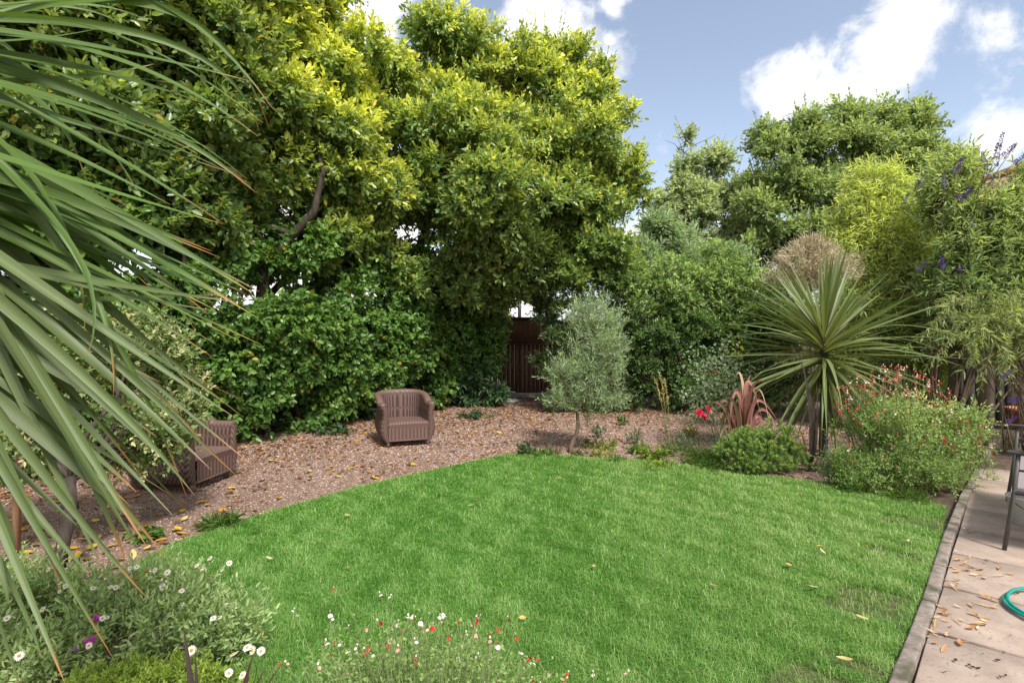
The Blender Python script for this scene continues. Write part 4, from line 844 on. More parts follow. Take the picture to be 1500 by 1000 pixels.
def front_bed():
    rng = np.random.default_rng(172)
    base = np.array([-1.62, 2.62, 0]); t = thing('daisy_bush', 'sprawling grey green daisy bush with small white flowers at the front left of the lawn', 'daisy plant', base)
    lst = [(125, 900, 75, 2.75, 48), (225, 878, 55, 2.9, 40), (50, 900, 80, 2.6, 60), (280, 880, 55, 2.75, 50), (180, 920, 80, 2.5, 50), (40, 880, 55, 2.9, 36), (330, 925, 45, 2.5, 45), (270, 930, 60, 2.45, 45), (-40, 900, 90, 2.6, 60), (15, 985, 60, 2.25, 40), (80, 985, 50, 2.25, 36), (-40, 980, 60, 2.3, 45)]
    rel = [(c[0] - base[0], c[1] - base[1], c[2], *c[3:]) for c in clump_px(lst, 1)]
    mb = MB(); foliage(mb, rel, 3200, 9, .03, .010, [(.075, .12, .045), (.19, .26, .12), (.34, .40, .20)], 173, lift=1.85, twig=.10, up=.9, hole=-.45, hfreq=5, zmin=.02, shell=.3, new=lambda p, d, f, r: r.random(len(p)) * .6, bark=(.16, .18, .09), stick=.0014)
    fl = daisy_parts(t); L, R, S = [], [], []
    sp = [(28, 960, 2.2, 1.2), (200, 830, 2.9, 1), (222, 835, 2.9, .9), (245, 838, 2.85, 1.1), (288, 828, 2.9, .9), (238, 860, 2.7, 1), (150, 905, 2.5, .9), (280, 952, 2.3, 1.3), (343, 957, 2.2, 1.3), (362, 948, 2.25, 1.2), (370, 952, 2.25, 1.2), (382, 953, 2.2, 1.1), (312, 905, 2.5, 1), (297, 832, 2.9, .9), (96, 858, 2.8, .9), (62, 892, 2.6, 1), (10, 905, 2.5, 1),
          (355, 988, 2.1, 1.0), (335, 985, 2.1, 1), (25, 915, 2.5, .9), (130, 945, 2.3, .9), (190, 832, 3, .9), (385, 928, 2.4, .9), (80, 915, 2.5, .8), (110, 930, 2.5, .8)]
    for k in range(46): sp.append((rng.uniform(0, 340), rng.uniform(815, 935), rng.uniform(2.5, 2.9), rng.uniform(.55, .95)))
    stem = noise_mat('daisy_stem', (.12, .16, .06), (.2, .24, .1), 9, .7, .1)
    for px, py, d, s in sp:
        p = P(px, py, d - .2) - base; n = unit(np.array([rng.normal(0, .5), -.6 + rng.normal(0, .3), .8])); L.append(p); R.append(euler_to(n)); S.append(s * .72)
        q = p + np.array([rng.normal(0, .05), rng.normal(.05, .03), -.16]); mb.tube([q, (p + q) / 2 - n * .02, p - n * .003], .0014, 4, (.17, .21, .09))
    mb.build('foliage', M['leaf_matte'], t); daisy_copies(t, fl, L, R, S)
    ob = MB(); n = 12; az = np.arange(n) / n * 6.283; leaves(ob, np.zeros((n, 3)), np.c_[np.cos(az), np.sin(az), np.full(n, .9)], rng.normal(0, 1, (n, 3)), .011, .007, np.array([[.42, .22, .07]] * n) * rng.uniform(.6, 1.2, (n, 1)), rng)
    sp = [(215, 838), (262, 862), (100, 893), (70, 905), (30, 913), (115, 932), (293, 978), (200, 850), (165, 890), (330, 968), (145, 948), (20, 870), (130, 965)]
    flower_copies(t, ob.build('faded_flower', M['dry'], t), [P(x, y, 2.6) - base for x, y in sp], [(rng.normal(0, .5), rng.normal(0, .5), 0) for _ in sp], [rng.uniform(.9, 1.4) for _ in sp])
    # pink stocks among the daisies
    for (px, py, d, c, lab) in [(138, 908, 2.35, (.66, .06, .55), 'magenta pink flower standing among the daisies, uppermost of the pink blooms'), (132, 938, 2.25, (.60, .09, .52), 'magenta pink flower under the topmost pink bloom in the daisies'), (108, 951, 2.25, (.52, .36, .62), 'pale lilac flower beside the magenta blooms in the daisy bed')]:
        p = P(px, py, d); b = np.array([p[0], p[1], 0]); t2 = thing('pink_flower', lab, 'flower', b); n = 22; u = rng.random(n); az = rng.uniform(0, 6.28, n); ax = np.c_[np.cos(az), np.sin(az), rng.uniform(-.2, .9, n)]
        fb = MB(); leaves(fb, np.c_[np.cos(az) * .006, np.sin(az) * .006, p[2] + u * .018 - .01], ax, rng.normal(0, .5, (n, 3)) + np.array([0, -.5, 1.]), .017, .016, np.array(c) * rng.uniform(.7, 1.2, (n, 1)), rng); fb.build('flower', M['petal'], t2)
        mt = MB(); mt.tube([(0, 0, -.02), (.01, 0, p[2] * .5), (0, 0, p[2])], .002, 5); mt.build('stem', stem, t2)
    # bright low mound at the very front
    base = np.array([-1.3, 1.95, 0]); t = thing('groundcover_mound', 'bright lime green feathery mound at the bottom left corner in front of the daisies', 'plant', base)
    lst = [(190, 1012, 50, 2.1, 30), (250, 1010, 55, 2.1, 30), (135, 1025, 55, 2.05, 32), (310, 1022, 42, 2.05, 24), (225, 1035, 70, 1.95, 34)]
    rel = [(c[0] - base[0], c[1] - base[1], c[2], *c[3:]) for c in clump_px(lst, 1)]
    mb = MB(); foliage(mb, rel, 1800, 10, .016, .006, [(.14, .22, .03), (.30, .38, .075)], 181, twig=.035, up=.7, shell=.6, stick=.001, zmin=.01); mb.build('foliage', M['leaf_matte'], t)
    mt = MB()
    for c in rel: mt.tube(limb_path((c[0] * .4, c[1] * .4, 0), c[:3], rng, 5), .004, 4)
    mt.build('stems', stem, t)
    # hot-lips salvia in front of the lawn
    base = np.array([-.28, 1.72, 0]); t = thing('salvia_bush', 'thin wiry salvia with tiny red and white flowers along the bottom edge', 'bush', base); mb, mt = MB(), MB(); tops = []
    for i in range(230):
        px = rng.triangular(340, 640, 930); top = 1010 - 115 * math.exp(-((px - 610) / 190) ** 2) ; py = min(top + abs(rng.normal(0, 45)), 1060)
        d = rng.uniform(1.75, 2.35); p = P(px, py, d) - base
        if i < 24: px, py, d = [(490, 862, 2.3), (557, 870, 2.2), (573, 873, 2.2), (430, 893, 2.2), (483, 897, 2.1), (539, 918, 2.1), (615, 915, 2.1), (645, 910, 2.1), (697, 905, 2.1), (703, 903, 2.1), (700, 912, 2.1), (733, 920, 2.1), (744, 905, 2.1), (755, 932, 2.05), (520, 955, 2), (508, 970, 2), (485, 905, 2.1), (510, 918, 2.1), (647, 975, 2), (700, 960, 2), (800, 985, 2), (870, 985, 2), (920, 985, 2), (830, 995, 1.95)][i]; p = P(px, py, d) - base
        b = np.array([p[0] * .35 + rng.normal(0, .05), p[1] * .3 + rng.normal(0, .05), 0]); m = (b + p) / 2 + np.array([rng.normal(0, .03), rng.normal(0, .03), .03]); pth = through(b, m, p, 10); mt.tube(pth, np.linspace(.0026, .001, 10), 4)
        n = 40; u = rng.integers(2, 9, n); q = pth[u] + (pth[u + 1] - pth[u]) * rng.random((n, 1)) + rng.normal(0, .028, (n, 3)); keep = rng.random(n) < np.where(u > 7, .35, 1); q = q[keep]; n = len(q)
        c = np.array([.13, .22, .055]) + rng.random((n, 1)) * np.array([.19, .22, .10]); leaves(mb, q, rng.normal(0, 1, (n, 3)) + np.array([0, 0, .3]), np.array([0, 0, 1.]) + rng.normal(0, .5, (n, 3)), rng.uniform(.010, .019, n), .009, c, rng)
        if i < 100: tops.append(p)
    mb.build('foliage', M['leaf_matte'], t); mt.build('stems', stem, t)
    fl = [tubular_flower(PNK, RED, 11), tubular_flower(WHT, PNK, 12), tubular_flower(WHT, WHT, 13), tubular_flower(WHT, RED, 14)]
    for j in range(4):
        own = [tops[i] for i in range(len(tops)) if (i * 7 // 3) % 5 == j or (j == 2 and (i * 7 // 3) % 5 == 4)]; o = fl[j].build('flower', M['petal'], t); flower_copies(t, o, own, [(rng.uniform(-.5, .5), rng.uniform(-.5, .5), rng.uniform(0, 6)) for _ in own], [rng.uniform(.75, 1.2) for _ in own])
    # dark phormium tips rising from below the picture
    for i, (tx, ty, d, lean, lab) in enumerate([(268, 912, 1.9, -.06, 'dark bronze phormium blades rising between the daisies and the lime mound'), (372, 955, 1.85, .10, 'dark maroon phormium blades at the bottom edge beside the white daisies')]):
        e = P(tx, ty, d); base = np.array([e[0] - lean, e[1], 0]); t = thing('phormium', lab, 'phormium', base); e = e - base
        for k, (dx, dz, w) in enumerate([(0, 0, .026), (.03, -.06, .018), (-.03, -.09, .018), (.07, -.07, .015)][:(2 if i == 0 else 4)]):
            ee = e + np.array([dx, .02 * k, dz if i else dz * 1.5]); mb = MB(); strap(mb, through((dx * .2, .01 * k, -.02), ee * .5 + np.array([0, 0, .02]), ee, 12), w, np.array([.4, -1, 0]), [(.05, .04, .04), (.085, .06, .06) if i == 0 else (.10, .045, .035)], tipc=(.12, .08, .07), seed=k + 50 + i, fold=.5); mb.build('leaf', M['strap'], t)
front_bed()

# ================================================================== FURNITURE AND STRUCTURES
def wicker_chair(label, loc, rz):
    t = thing('wicker_armchair', label, 'armchair', loc, rz, 'wicker tub armchairs on the gravel path')
    a, dep = .285, .27
    def plan(u):                          # 0..1 along the U from one arm front round the back to the other
        s = .42; arc = math.pi * a * .92; tot = 2 * s + arc; q = u * tot
        if q < s: return np.array([-a, -dep + q]), np.array([-1., 0])
        if q > s + arc: return np.array([a, -dep + s - (q - s - arc)]), np.array([1., 0])
        th = math.pi - (q - s) / arc * math.pi; ex = .72
        n = np.array([math.copysign(abs(math.cos(th)) ** ex, math.cos(th)), math.sin(th) ** ex]); return np.array([a * n[0], -dep + s + .24 * n[1]]), unit(np.array([math.cos(th), math.sin(th)]))
    hs = np.array([0, .12, .3, .5, .68, .84, .95, 1.0]); of = np.array([.0, .035, .06, .052, .03, .035, .062, .07])
    def part(name, u0, u1, nu, capa, capb):
        mb = MB(); rows, cols = [], []; nz = 34
        for i in range(nu):
            u = u0 + (u1 - u0) * i / (nu - 1); p, n = plan(u); top = .575 + .125 * math.sin(math.pi * np.clip((u - .12) / .76, 0, 1)) ** .6
            sec = []
            for k in range(nz):           # outer skin, upwards
                h = k / (nz - 1); z = .07 + (top - .03 - .07) * h; wv = ((i // 2 + k // 2) % 2) * .006; sec.append((np.interp(h, hs, of) + wv, z, .28 + 1.0 * ((i // 2 + k // 2) % 2)))
            for th in np.linspace(0, math.pi, 7)[1:-1]: sec.append((.07 - .045 + .045 * math.cos(th) + ((i) % 2) * .005, top - .03 + .035 * math.sin(th), .75 + .45 * (i % 2)))
            for k in range(nz):           # inner skin, downwards, ribbed with upright staves
                h = 1 - k / (nz - 1); z = .07 + (top - .03 - .07) * h; band = abs(z - .42) < .016 or h > .9; wv = (.006 if i % 4 < 2 else 0) if not band else ((i // 2 + k // 2) % 2) * .005
                sec.append((-.04 + .02 * h ** 2 - wv * .8, z, (.35 + .75 * (i % 4 < 2)) if not band else .6 + .45 * ((i // 2 + k // 2) % 2)))
            for o, z, c in sec: rows.append((p[0] + n[0] * o, p[1] + n[1] * o, z)); cols.append(c)
        m = len(sec); ii = np.arange(nu - 1)[:, None] * m; jj = np.arange(m)[None]; kk = (jj + 1) % m
        f = np.stack([ii + jj, ii + kk, ii + m + kk, ii + m + jj], -1).reshape(-1, 4)
        col = np.array(cols)[:, None] * np.array([.128, .078, .066]); mb.add(rows, f, None, col)
        for flag, i in ((capa, 0), (capb, nu - 1)):   # the woven front face of an arm, slightly bulged
            if not flag: continue
            r = np.array(rows[i * m:(i + 1) * m]); nin = 9; v, cc = [], []
            for k in range(nz):
                o, q = r[k], r[m - 1 - k]
                for j in range(nin):
                    w = j / (nin - 1); b = math.sin(w * math.pi) ** .5; v.append(o + (q - o) * w + np.array([0, -.035 * b - .006 * ((j + k // 2) % 2), 0])); cc.append(.28 + 1.0 * ((j + k // 2) % 2))
            top5 = r[nz:nz + 5]; f = [(k * nin + j, k * nin + j + 1, k * nin + nin + j + 1, k * nin + nin + j) for k in range(nz - 1) for j in range(nin - 1)]
            n0 = len(v); v += list(top5); cc += [.9] * 5; b0 = (nz - 1) * nin; f3 = [(n0 + q, b0 + 4, n0 + q + 1) for q in range(4)] + [(b0, b0 + 4, n0), (n0 + 4, b0 + 4, b0 + 8)]
            mb.add(v, f, f3, np.array(cc)[:, None] * np.array([.128, .078, .066]))
        mb.build(name, M['wicker'], t, True)
    part('armrest', 0, .27, 44, True, False); part('backrest', .27, .73, 72, False, False); part('armrest', .73, 1, 44, False, True)
    def panel(name, fn, nu, nv):
        mb = MB(); v, c = [], []
        for i in range(nu):
            for j in range(nv): q, k = fn(i, j, i / (nu - 1), j / (nv - 1)); v.append(q); c.append(np.array([.128, .078, .066]) * k)
        mb.add(v, [(i * nv + j, i * nv + j + 1, i * nv + nv + j + 1, i * nv + nv + j) for i in range(nu - 1) for j in range(nv - 1)], None, np.array(c)); mb.build(name, M['wicker'], t, True)
    panel('seat', lambda i, j, u, w: ((-.26 + .52 * u, -.30 + .50 * w, .315 + .012 * math.sin(math.pi * u) - (.03 * max(0, 1 - w * 14)) + .005 * (i % 4 < 2)), .6 + .65 * (i % 4 < 2)), 60, 40)
    def ap(i, j, u, w):
        z = .085 + .215 * w; wov = w > .72
        return ((-.25 + .50 * u, -.305 - (.006 * (i % 6 < 3) if not wov else .006 * ((i // 2 + j) % 2)), z), (.55 + .5 * (i % 6 < 4)) if not wov else .5 + .6 * ((i // 2 + j) % 2))
    panel('apron', ap, 66, 26)
    mb = MB(); mb.box((0, -.3, .083), (.5, .02, .018), 0, (.15, .095, .082), .003); mb.build('front_rail', M['wicker'], t)
    for x, y in ((-.25, -.27), (.25, -.27), (-.2, .27), (.2, .27)):
        mb = MB(); mb.tube([(x, y, 0), (x, y, .10)], [.018, .024], 10, (.20, .13, .10)); mb.build('leg', M['wicker'], t)
    return t
fa, fb_ = G(572, 655), G(628, 650); ctr = (fa + fb_) / 2; fw = np.array([.45, -.89]); yaw = math.atan2(fw[1], fw[0]) + math.pi / 2 - .08
ch = wicker_chair('brown wicker tub armchair standing alone in front of the hedge near the middle', (ctr[0] - fw[0] * .27, ctr[1] - fw[1] * .27, 0), yaw); ch.scale = (1.05, 1.0, .98)
ctr = (G(292, 718) + G(338, 697)) / 2
c2 = copy_tree(ch, (ctr[0] - .3, ctr[1], 0), math.pi / 2 - .12, 'brown wicker tub armchair half hidden behind the cream edged shrub'); c2.scale = (1.1, 1.05, .98)

def board_fence(name, label, a, b, h, z0, mat, bw=.12, posts=True, cat='fence', cap=True, pw=2.0, step=.008):
    a, b = np.array(a, float), np.array(b, float); t = thing(name, label, cat, (*a, 0)); v = b - a; ln = np.linalg.norm(v); d = v / ln; n = np.array([d[1], -d[0]]); rz = math.atan2(d[1], d[0]); rng = np.random.default_rng(8)
    mb = MB(); k = int(ln / bw)
    for i in range(k):
        c = d * (bw * (i + .5)) + n * (step if i % 2 else -step * .6); mb.box((c[0], c[1], z0 + h / 2 + rng.uniform(-.004, .004)), (bw * (1.0 if step else .985), .016, h), rz, (1, 1, 1), .002)
    mb.build('board_panel', M[mat], t)
    mr = MB()
    for z in (z0 + .22, z0 + h * .55, z0 + h - .2): c = d * ln / 2 - n * .04; mr.box((c[0], c[1], z), (ln, .035, .08), rz)
    mr.build('rail', M[mat], t)
    if cap: mc = MB(); c = d * ln / 2; mc.box((c[0], c[1], z0 + h + .014), (ln, .06, .026), rz, (1, 1, 1), .004); mc.build('capping', M[mat], t)
    if posts:
        for i in range(int(ln / pw) + 1): mp = MB(); c = d * min(i * pw, ln - .05) - n * .11; mp.box((c[0], c[1], (z0 + h + .05) / 2), (.09, .09, z0 + h + .05), rz, (1, 1, 1), .006); mp.build('post', M[mat], t)
    return t
board_fence('timber_fence', 'brown stained timber fence running behind the left hedge', (-8.6, 4.6), (-.46, 13.5), 1.8, .03, 'fence')
def gate():
    t = thing('timber_gate', 'brown stained timber gate in the dark gap between hedge and evergreen shrub', 'gate', (-.35, 13.45, 0)); ex = .0
    mb = MB()
    for i in range(13): mb.box((.06 + i * .1, (i % 2) * .008, .66), (.097, .02, 1.16), 0, (1, 1, 1), .004)
    mb.build('board_panel', M['fence'], t); mb = MB(); mb.box((.66, .0, 1.56), (1.32, .03, .62), 0, (1, 1, 1), .004); mb.build('upper_panel', M['fence'], t)
    for z, h in ((.06, .05), (1.245, .022), (1.885, .035)):
        mb = MB(); mb.box((.66, -.03, z), (1.34, .05, h), 0, (1, 1, 1), .004); mb.build('rail', M['concrete'] if z < .1 else M['fence'], t)
    for x in (-.06, 1.38): mb = MB(); mb.box((x, .02, .95), (.1, .1, 1.94), 0, (1, 1, 1), .006); mb.build('post', M['fence'], t)
gate()
board_fence('timber_fence', 'brown timber fence behind the right hedge, mostly hidden by leaves', (1.1, 13.4), (13.5, 11.2), 1.75, .03, 'oldwood')
def lamp_column():
    p = P(761, 466, 15.5); t = thing('steel_post', 'thin grey steel post showing just above the timber gate', 'post', (p[0], p[1], 0)); mb = MB(); mb.tube([(0, 0, 0), (0, 0, 2.0), (0, 0, 2.45)], [.05, .05, .048], 12); mb.build('pole', M['metal'], t); mb = MB(); mb.lathe([(.0001, 2.49), (.04, 2.485), (.06, 2.45), (.055, 2.44)], 12); mb.build('cap', M['metal'], t)
lamp_column()
def parasol_base():
    t = thing('parasol_base', 'round grey concrete parasol base with a short pipe in front of the timber gate', 'parasol base', G(744, 588)); mb = MB(); mb.lathe([(.0001, .075), (.05, .075), (.2, .055), (.25, .04), (.255, .0), (.0001, 0)], 32); mb.build('plate', M['concrete'], t, True)
    mb = MB(); mb.lathe([(.0001, .30), (.024, .30), (.026, .29), (.026, .12), (.035, .115), (.035, .07), (.0001, .07)], 16, o=(-.07, 0, 0)); mb.build('tube', M['concrete'], t, True)
parasol_base()
def right_corner():
    board_fence('timber_fence', 'dark weathered timber fence panel in the shade at the right edge behind the terracotta pot', (7.55, 9.55), (11.5, 8.2), 1.6, .02, 'darkwood', bw=.14, cap=False)
    for i, (px, py, d, w, h, lab) in enumerate([(1443, 652, 7.3, .13, 1.35, 'square brown timber post under the arching shrub at the right'), (1398, 640, 7.9, .1, 1.3, 'slim brown timber post behind the salvia flowers, beside the wider post')]):
        b = G(px, py); t = thing('timber_post', lab, 'post', (*b[:2], 0), .3); mb = MB(); mb.box((0, 0, h / 2), (w, w, h), 0, (1, 1, 1), .008); mb.build('shaft', M['oldwood'], t); mb = MB(); mb.box((0, 0, h + .012), (w + .03, w + .03, .022), 0, (1, 1, 1), .006); mb.build('cap', M['oldwood'], t)
    b = G(1497, 628); t = thing('terracotta_pot', 'round terracotta flower pot in the shade at the right edge', 'pot', b); mb = MB(); mb.lathe([(.0001, .0), (.13, 0), (.19, .27), (.215, .27), (.22, .33), (.195, .335), (.18, .29), (.0001, .27)], 28); mb.build('bowl', M['terra'], t, True)
    mb = MB(); mb.lathe([(.0001, .285), (.178, .283)], 20); mb.build('soil', M['soil'], t)
    b = np.array([13.98, 15.2, 0]); t = thing('brick_house', 'orange brick house behind the buddleia at the right edge', 'house', b); mb = MB(); mb.box((4, 3, 3.0), (8, 6, 6.0), 0); mb.build('wall', M['brick'], t)
    mb = MB(); v = [(-.15, -.15, 5.97), (8.15, -.15, 5.97), (8.15, 6.15, 5.97), (-.15, 6.15, 5.97), (3.4, 3, 7.4), (4.8, 3, 7.4)]; mb.add(v, [(0, 1, 5, 4), (2, 3, 4, 5), (3, 2, 1, 0)], [(3, 0, 4), (1, 2, 5)]); mb.build('roof', M['rooft'], t)
    for x in (2.0, 5.4):
        mb = MB(); mb.box((x, -.02, 3.6), (1.3, .08, 1.2), 0, (1, 1, 1), .01); w = mb.build('window', M['bucket'], t)
        mb = MB(); mb.box((x, -.066, 3.6), (1.14, .012, 1.04)); mb.build('pane', M['black'], w)
right_corner()
def garden_bench(label, foot, rz):
    t = thing('garden_bench', label, 'bench', (foot[0], foot[1], .025), rz); W, D = 1.5, .58      # local x along the seat, y towards the back, front foot at the origin
    def bar(name, pts, r=.013):
        mb = MB(); mb.tube(pts, r, 8); return mb.build(name, M['metal'], t, True)
    for x, s in ((0, 1), (W, -1)):
        bar('leg', [(x, -.02, 0), (x, .03, .40), (x, .05, .645)]); bar('leg', [(x, D + .02, 0), (x, D - .05, .40), (x, D - .04, .645)])
        mb = MB(); mb.box((x, D / 2, .655), (.055, D + .02, .022), 0, (1, 1, 1), .008); mb.build('armrest', M['metal'], t)
        bar('side_rail', [(x, .03, .39), (x, D - .05, .37)]); bar('side_rail', [(x, .045, .54), (x, D - .04, .54)], .008)
    bar('front_rail', [(0, .03, .395), (W, .03, .395)])
    def sling(name, fn, off):
        mb = MB(); v = [fn(i / 12, j / 8) for i in range(13) for j in range(9)]; f = [(i * 9 + j, i * 9 + 9 + j, i * 9 + 10 + j, i * 9 + 1 + j) for i in range(12) for j in range(8)]; n = len(v)
        mb.add(v + [tuple(np.array(q) + off) for q in v], f + [(d + n, c + n, b + n, a + n) for a, b, c, d in f]); mb.build(name, M['mesh'], t, True)
    sling('seat', lambda u, w: (.02 + (W - .04) * u, .03 + (D - .08) * w, .405 - .02 * math.sin(math.pi * u) * math.sin(math.pi * w) - .02 * w), np.array([0, 0, -.006]))
    sling('backrest', lambda u, w: (.03 + (W - .06) * u, D - .05 + .14 * w, .42 + .42 * w), np.array([0, .006, 0]))
    bar('back_frame', [(.02, D - .06, .4), (.02, D + .09, .85), (W - .02, D + .09, .85), (W - .02, D - .06, .4)]); return t
l1 = G(1477, 806, .025)
garden_bench('grey metal garden bench with a mesh seat on the patio at the right edge', l1 + np.array([*(kd * 1.5), 0]), math.atan2(-kd[1], -kd[0]))
def small_items():
    b = G(1502, 767, .025); t = thing('bucket', 'white plastic bucket standing under the grey metal garden bench', 'bucket', (*b[:2], .025)); mb = MB(); mb.lathe([(.0001, .0), (.085, 0), (.11, .2), (.118, .2), (.118, .212), (.104, .212), (.082, .012), (.0001, .01)], 28); mb.build('body', M['bucket'], t, True)
    mb = MB(); th = np.linspace(0, math.pi, 16); mb.tube(np.c_[np.cos(th) * .116, -np.sin(th) * .09, .195 - np.sin(th) * .08], .003, 6); mb.build('handle', M['metal'], t, True)
    p = l1[:2] + kn * .10; t = thing('hose_nozzle', 'green hose nozzle lying on the arm of the grey metal garden bench', 'nozzle', (p[0], p[1], .718)); mb = MB(); mb.tube([(-.02, 0, .0), (0, .0, .0), (.05, .02, .0), (.1, .04, 0)], [.026, .03, .024, .016], 12); mb.build('body', M['hose'], t, True); mb = MB(); mb.tube([(-.03, 0, 0), (-.018, 0, 0)], .02, 12); mb.build('tip', M['black'], t, True)
    mb = MB(); c = np.array([2.88, 2.83]); th = np.linspace(0, 2 * math.pi * 1.35, 90); r = .30 + .012 * np.sin(th * .7); pts = np.c_[c[0] + np.cos(th + 2) * r, c[1] + np.sin(th + 2) * r * .95, .036 + .011 * th / 6.28 + .008 * np.sin(th * 1.3) ** 2]
    tail = np.array([[3.2, 2.9, .04], [3.6, 3.0, .037], [4.1, 3.2, .037]]); mb.tube(np.vstack([pts, tail]), .0085, 8); o = mb.build('garden_hose', M['hose'], None, True); tag(o, 'green garden hose coiled on the patio slabs at the right edge', 'hose')
small_items()

# ------------------------------------------------------------------ fallen leaves one by one
def leaf_mesh(col, L, W, seed, curl=.3):
    mb = MB(); rng = np.random.default_rng(seed); n = 7; t = np.linspace(0, 1, n); w = W * np.sin(np.pi * np.clip(t * .93 + .04, 0, 1)) ** .8
    pts = np.c_[(t - .5) * L, np.zeros(n), .004 + curl * L * (t - .5) ** 2]; v = []
    for i in range(n): v += [(pts[i, 0], -w[i] / 2, pts[i, 2] + curl * w[i] * .5), tuple(pts[i]), (pts[i, 0], w[i] / 2, pts[i, 2] + curl * w[i] * .5)]
    f = [(i * 3 + j, i * 3 + 3 + j, i * 3 + 4 + j, i * 3 + 1 + j) for i in range(n - 1) for j in (0, 1)]; c = np.array(col) * rng.uniform(.75, 1.2, (len(v), 1)); mb.add(v, f, None, c); return mb
def scatter_leaves(name, label, cat, group, protos, spots, z, mat, smin=.8, smax=1.2, tilt=.2):
    rng = np.random.default_rng(len(spots) + 3); obs = []
    for i, (x, y) in enumerate(spots):
        k = i % len(protos)
        if i < len(protos): o = protos[k].build(name, M[mat]); obs.append(o)
        else: o = obs[k].copy(); COL.objects.link(o)
        o.location = (float(x), float(y), z); o.rotation_euler = (rng.normal(0, tilt), rng.normal(0, tilt), rng.uniform(0, 6.28)); s = rng.uniform(smin, smax); o.scale = (s, s, s); tag(o, label, cat, group)
rng = np.random.default_rng(191)
ypro = [leaf_mesh(c, L, W, i) for i, (c, L, W) in enumerate([((.50, .33, .035), .085, .045), ((.56, .40, .07), .07, .04), ((.45, .22, .03), .075, .04), ((.52, .42, .17), .08, .035)])]
sp = []
while len(sp) < 110:
    px, py = rng.uniform(10, 760), rng.uniform(612, 830); q = G(px, py)[:2]
    if inside(q[:1], q[1:], lawn_poly)[0] or not inside(q[:1], q[1:], np.array(gravel_poly))[0] or rng.random() > (py - 560) / 240 or hedge_dist(q[None])[0] < .15: continue
    if np.linalg.norm(q - np.array([-1.5, 7.65])) < .5 or np.linalg.norm(q - np.array([-3.2, 5.6])) < .5: continue
    sp.append(q)
scatter_leaves('fallen_leaf', 'yellow fallen leaf lying on the brown gravel path', 'leaf', 'yellow leaves fallen on the gravel', ypro, sp, .006, 'dry')
lp = [(985, 715), (510, 832), (395, 818), (870, 830), (1155, 828), (1205, 808), (1237, 966), (765, 905), (1190, 860), (1045, 858), (820, 700), (690, 740), (508, 755), (1200, 800), (1330, 792), (1262, 905)]
scatter_leaves('fallen_leaf', 'single pale dead leaf lying on the green lawn', 'leaf', 'leaves fallen on the lawn', [leaf_mesh((.50, .38, .16), .055, .022, 11), leaf_mesh((.55, .38, .10), .045, .028, 12), leaf_mesh((.52, .44, .27), .065, .018, 13)], [G(x, y, .05)[:2] for x, y in lp], .05, 'dry')
flk = []
for cx, cy, n, sx, sy in [(1408, 826, 16, 20, 8), (1425, 830, 8, 16, 6), (1402, 850, 7, 8, 6), (1385, 895, 8, 10, 6), (1420, 915, 12, 22, 8), (1440, 880, 4, 22, 8), (1365, 930, 5, 6, 8), (1460, 838, 4, 25, 4), (1450, 890, 5, 25, 12), (1400, 940, 4, 14, 10), (1430, 785, 4, 20, 8)]:
    for i in range(n):
        x, y = cx + rng.normal(0, sx), cy + rng.normal(0, sy); q = G(x, y, .03)[:2]
        if (q - PO) @ kn > .0: flk.append(q)
scatter_leaves('dry_leaf', 'dry curled tan leaf scrap lying on the patio slabs', 'leaf', 'dry leaf scraps on the patio', [leaf_mesh((.50, .27, .12), .085, .024, 21, .5), leaf_mesh((.58, .42, .26), .06, .022, 22, .5), leaf_mesh((.40, .20, .09), .07, .03, 23, .6), leaf_mesh((.60, .50, .38), .05, .02, 24, .4), leaf_mesh((.45, .30, .15), .14, .013, 25, .2)], flk, .03, 'dry', .35, .85)
cr = [(1470, 955), (1474, 990), (1434, 980), (1430, 990), (1420, 975), (1450, 935), (1440, 848), (1490, 870), (1425, 978), (1385, 985), (1465, 992), (1440, 958), (1400, 968), (1480, 930), (1462, 968)]
scatter_leaves('dark_crumb', 'small dark brown leaf crumb lying on the pale front patio slabs', 'leaf', 'dark crumbs on the patio', [leaf_mesh((.06, .04, .03), .035, .022, 31, .8), leaf_mesh((.09, .055, .04), .025, .02, 32, .8)], [G(x, y, .03)[:2] for x, y in cr], .03, 'dry', .3, .8)

# ================================================================== SKY, SUN, CAMERA
w = bpy.data.worlds.new('World'); sc.world = w; w.use_nodes = True; nt = w.node_tree; nt.nodes.clear(); lk = nt.links.new
EL, AZ = math.radians(52), math.atan2(.36, -.75)
sky = nt.nodes.new('ShaderNodeTexSky'); sky.sky_type = 'NISHITA'; sky.sun_disc = False; sky.sun_elevation = EL; sky.sun_rotation = AZ; sky.air_density = 1.0; sky.dust_density = 1.6; sky.ozone_density = 1.0
tc = nt.nodes.new('ShaderNodeTexCoord'); vec = tc.outputs['Generated']
def M1(op, a, b=None, c=None):
    n = nt.nodes.new('ShaderNodeMath'); n.operation = op
    for i, x in enumerate((a, b, c)):
        if x is None: continue
        if isinstance(x, (int, float)): n.inputs[i].default_value = x
        else: lk(x, n.inputs[i])
    return n.outputs[0]
nz = node(nt, 'ShaderNodeTexNoise', Scale=8.0, Detail=11.0, Roughness=.66, Distortion=.35); lk(vec, nz.inputs['Vector'])
n2 = node(nt, 'ShaderNodeTexNoise', Scale=19.0, Detail=6.0, Roughness=.6); lk(vec, n2.inputs['Vector'])
cov = None
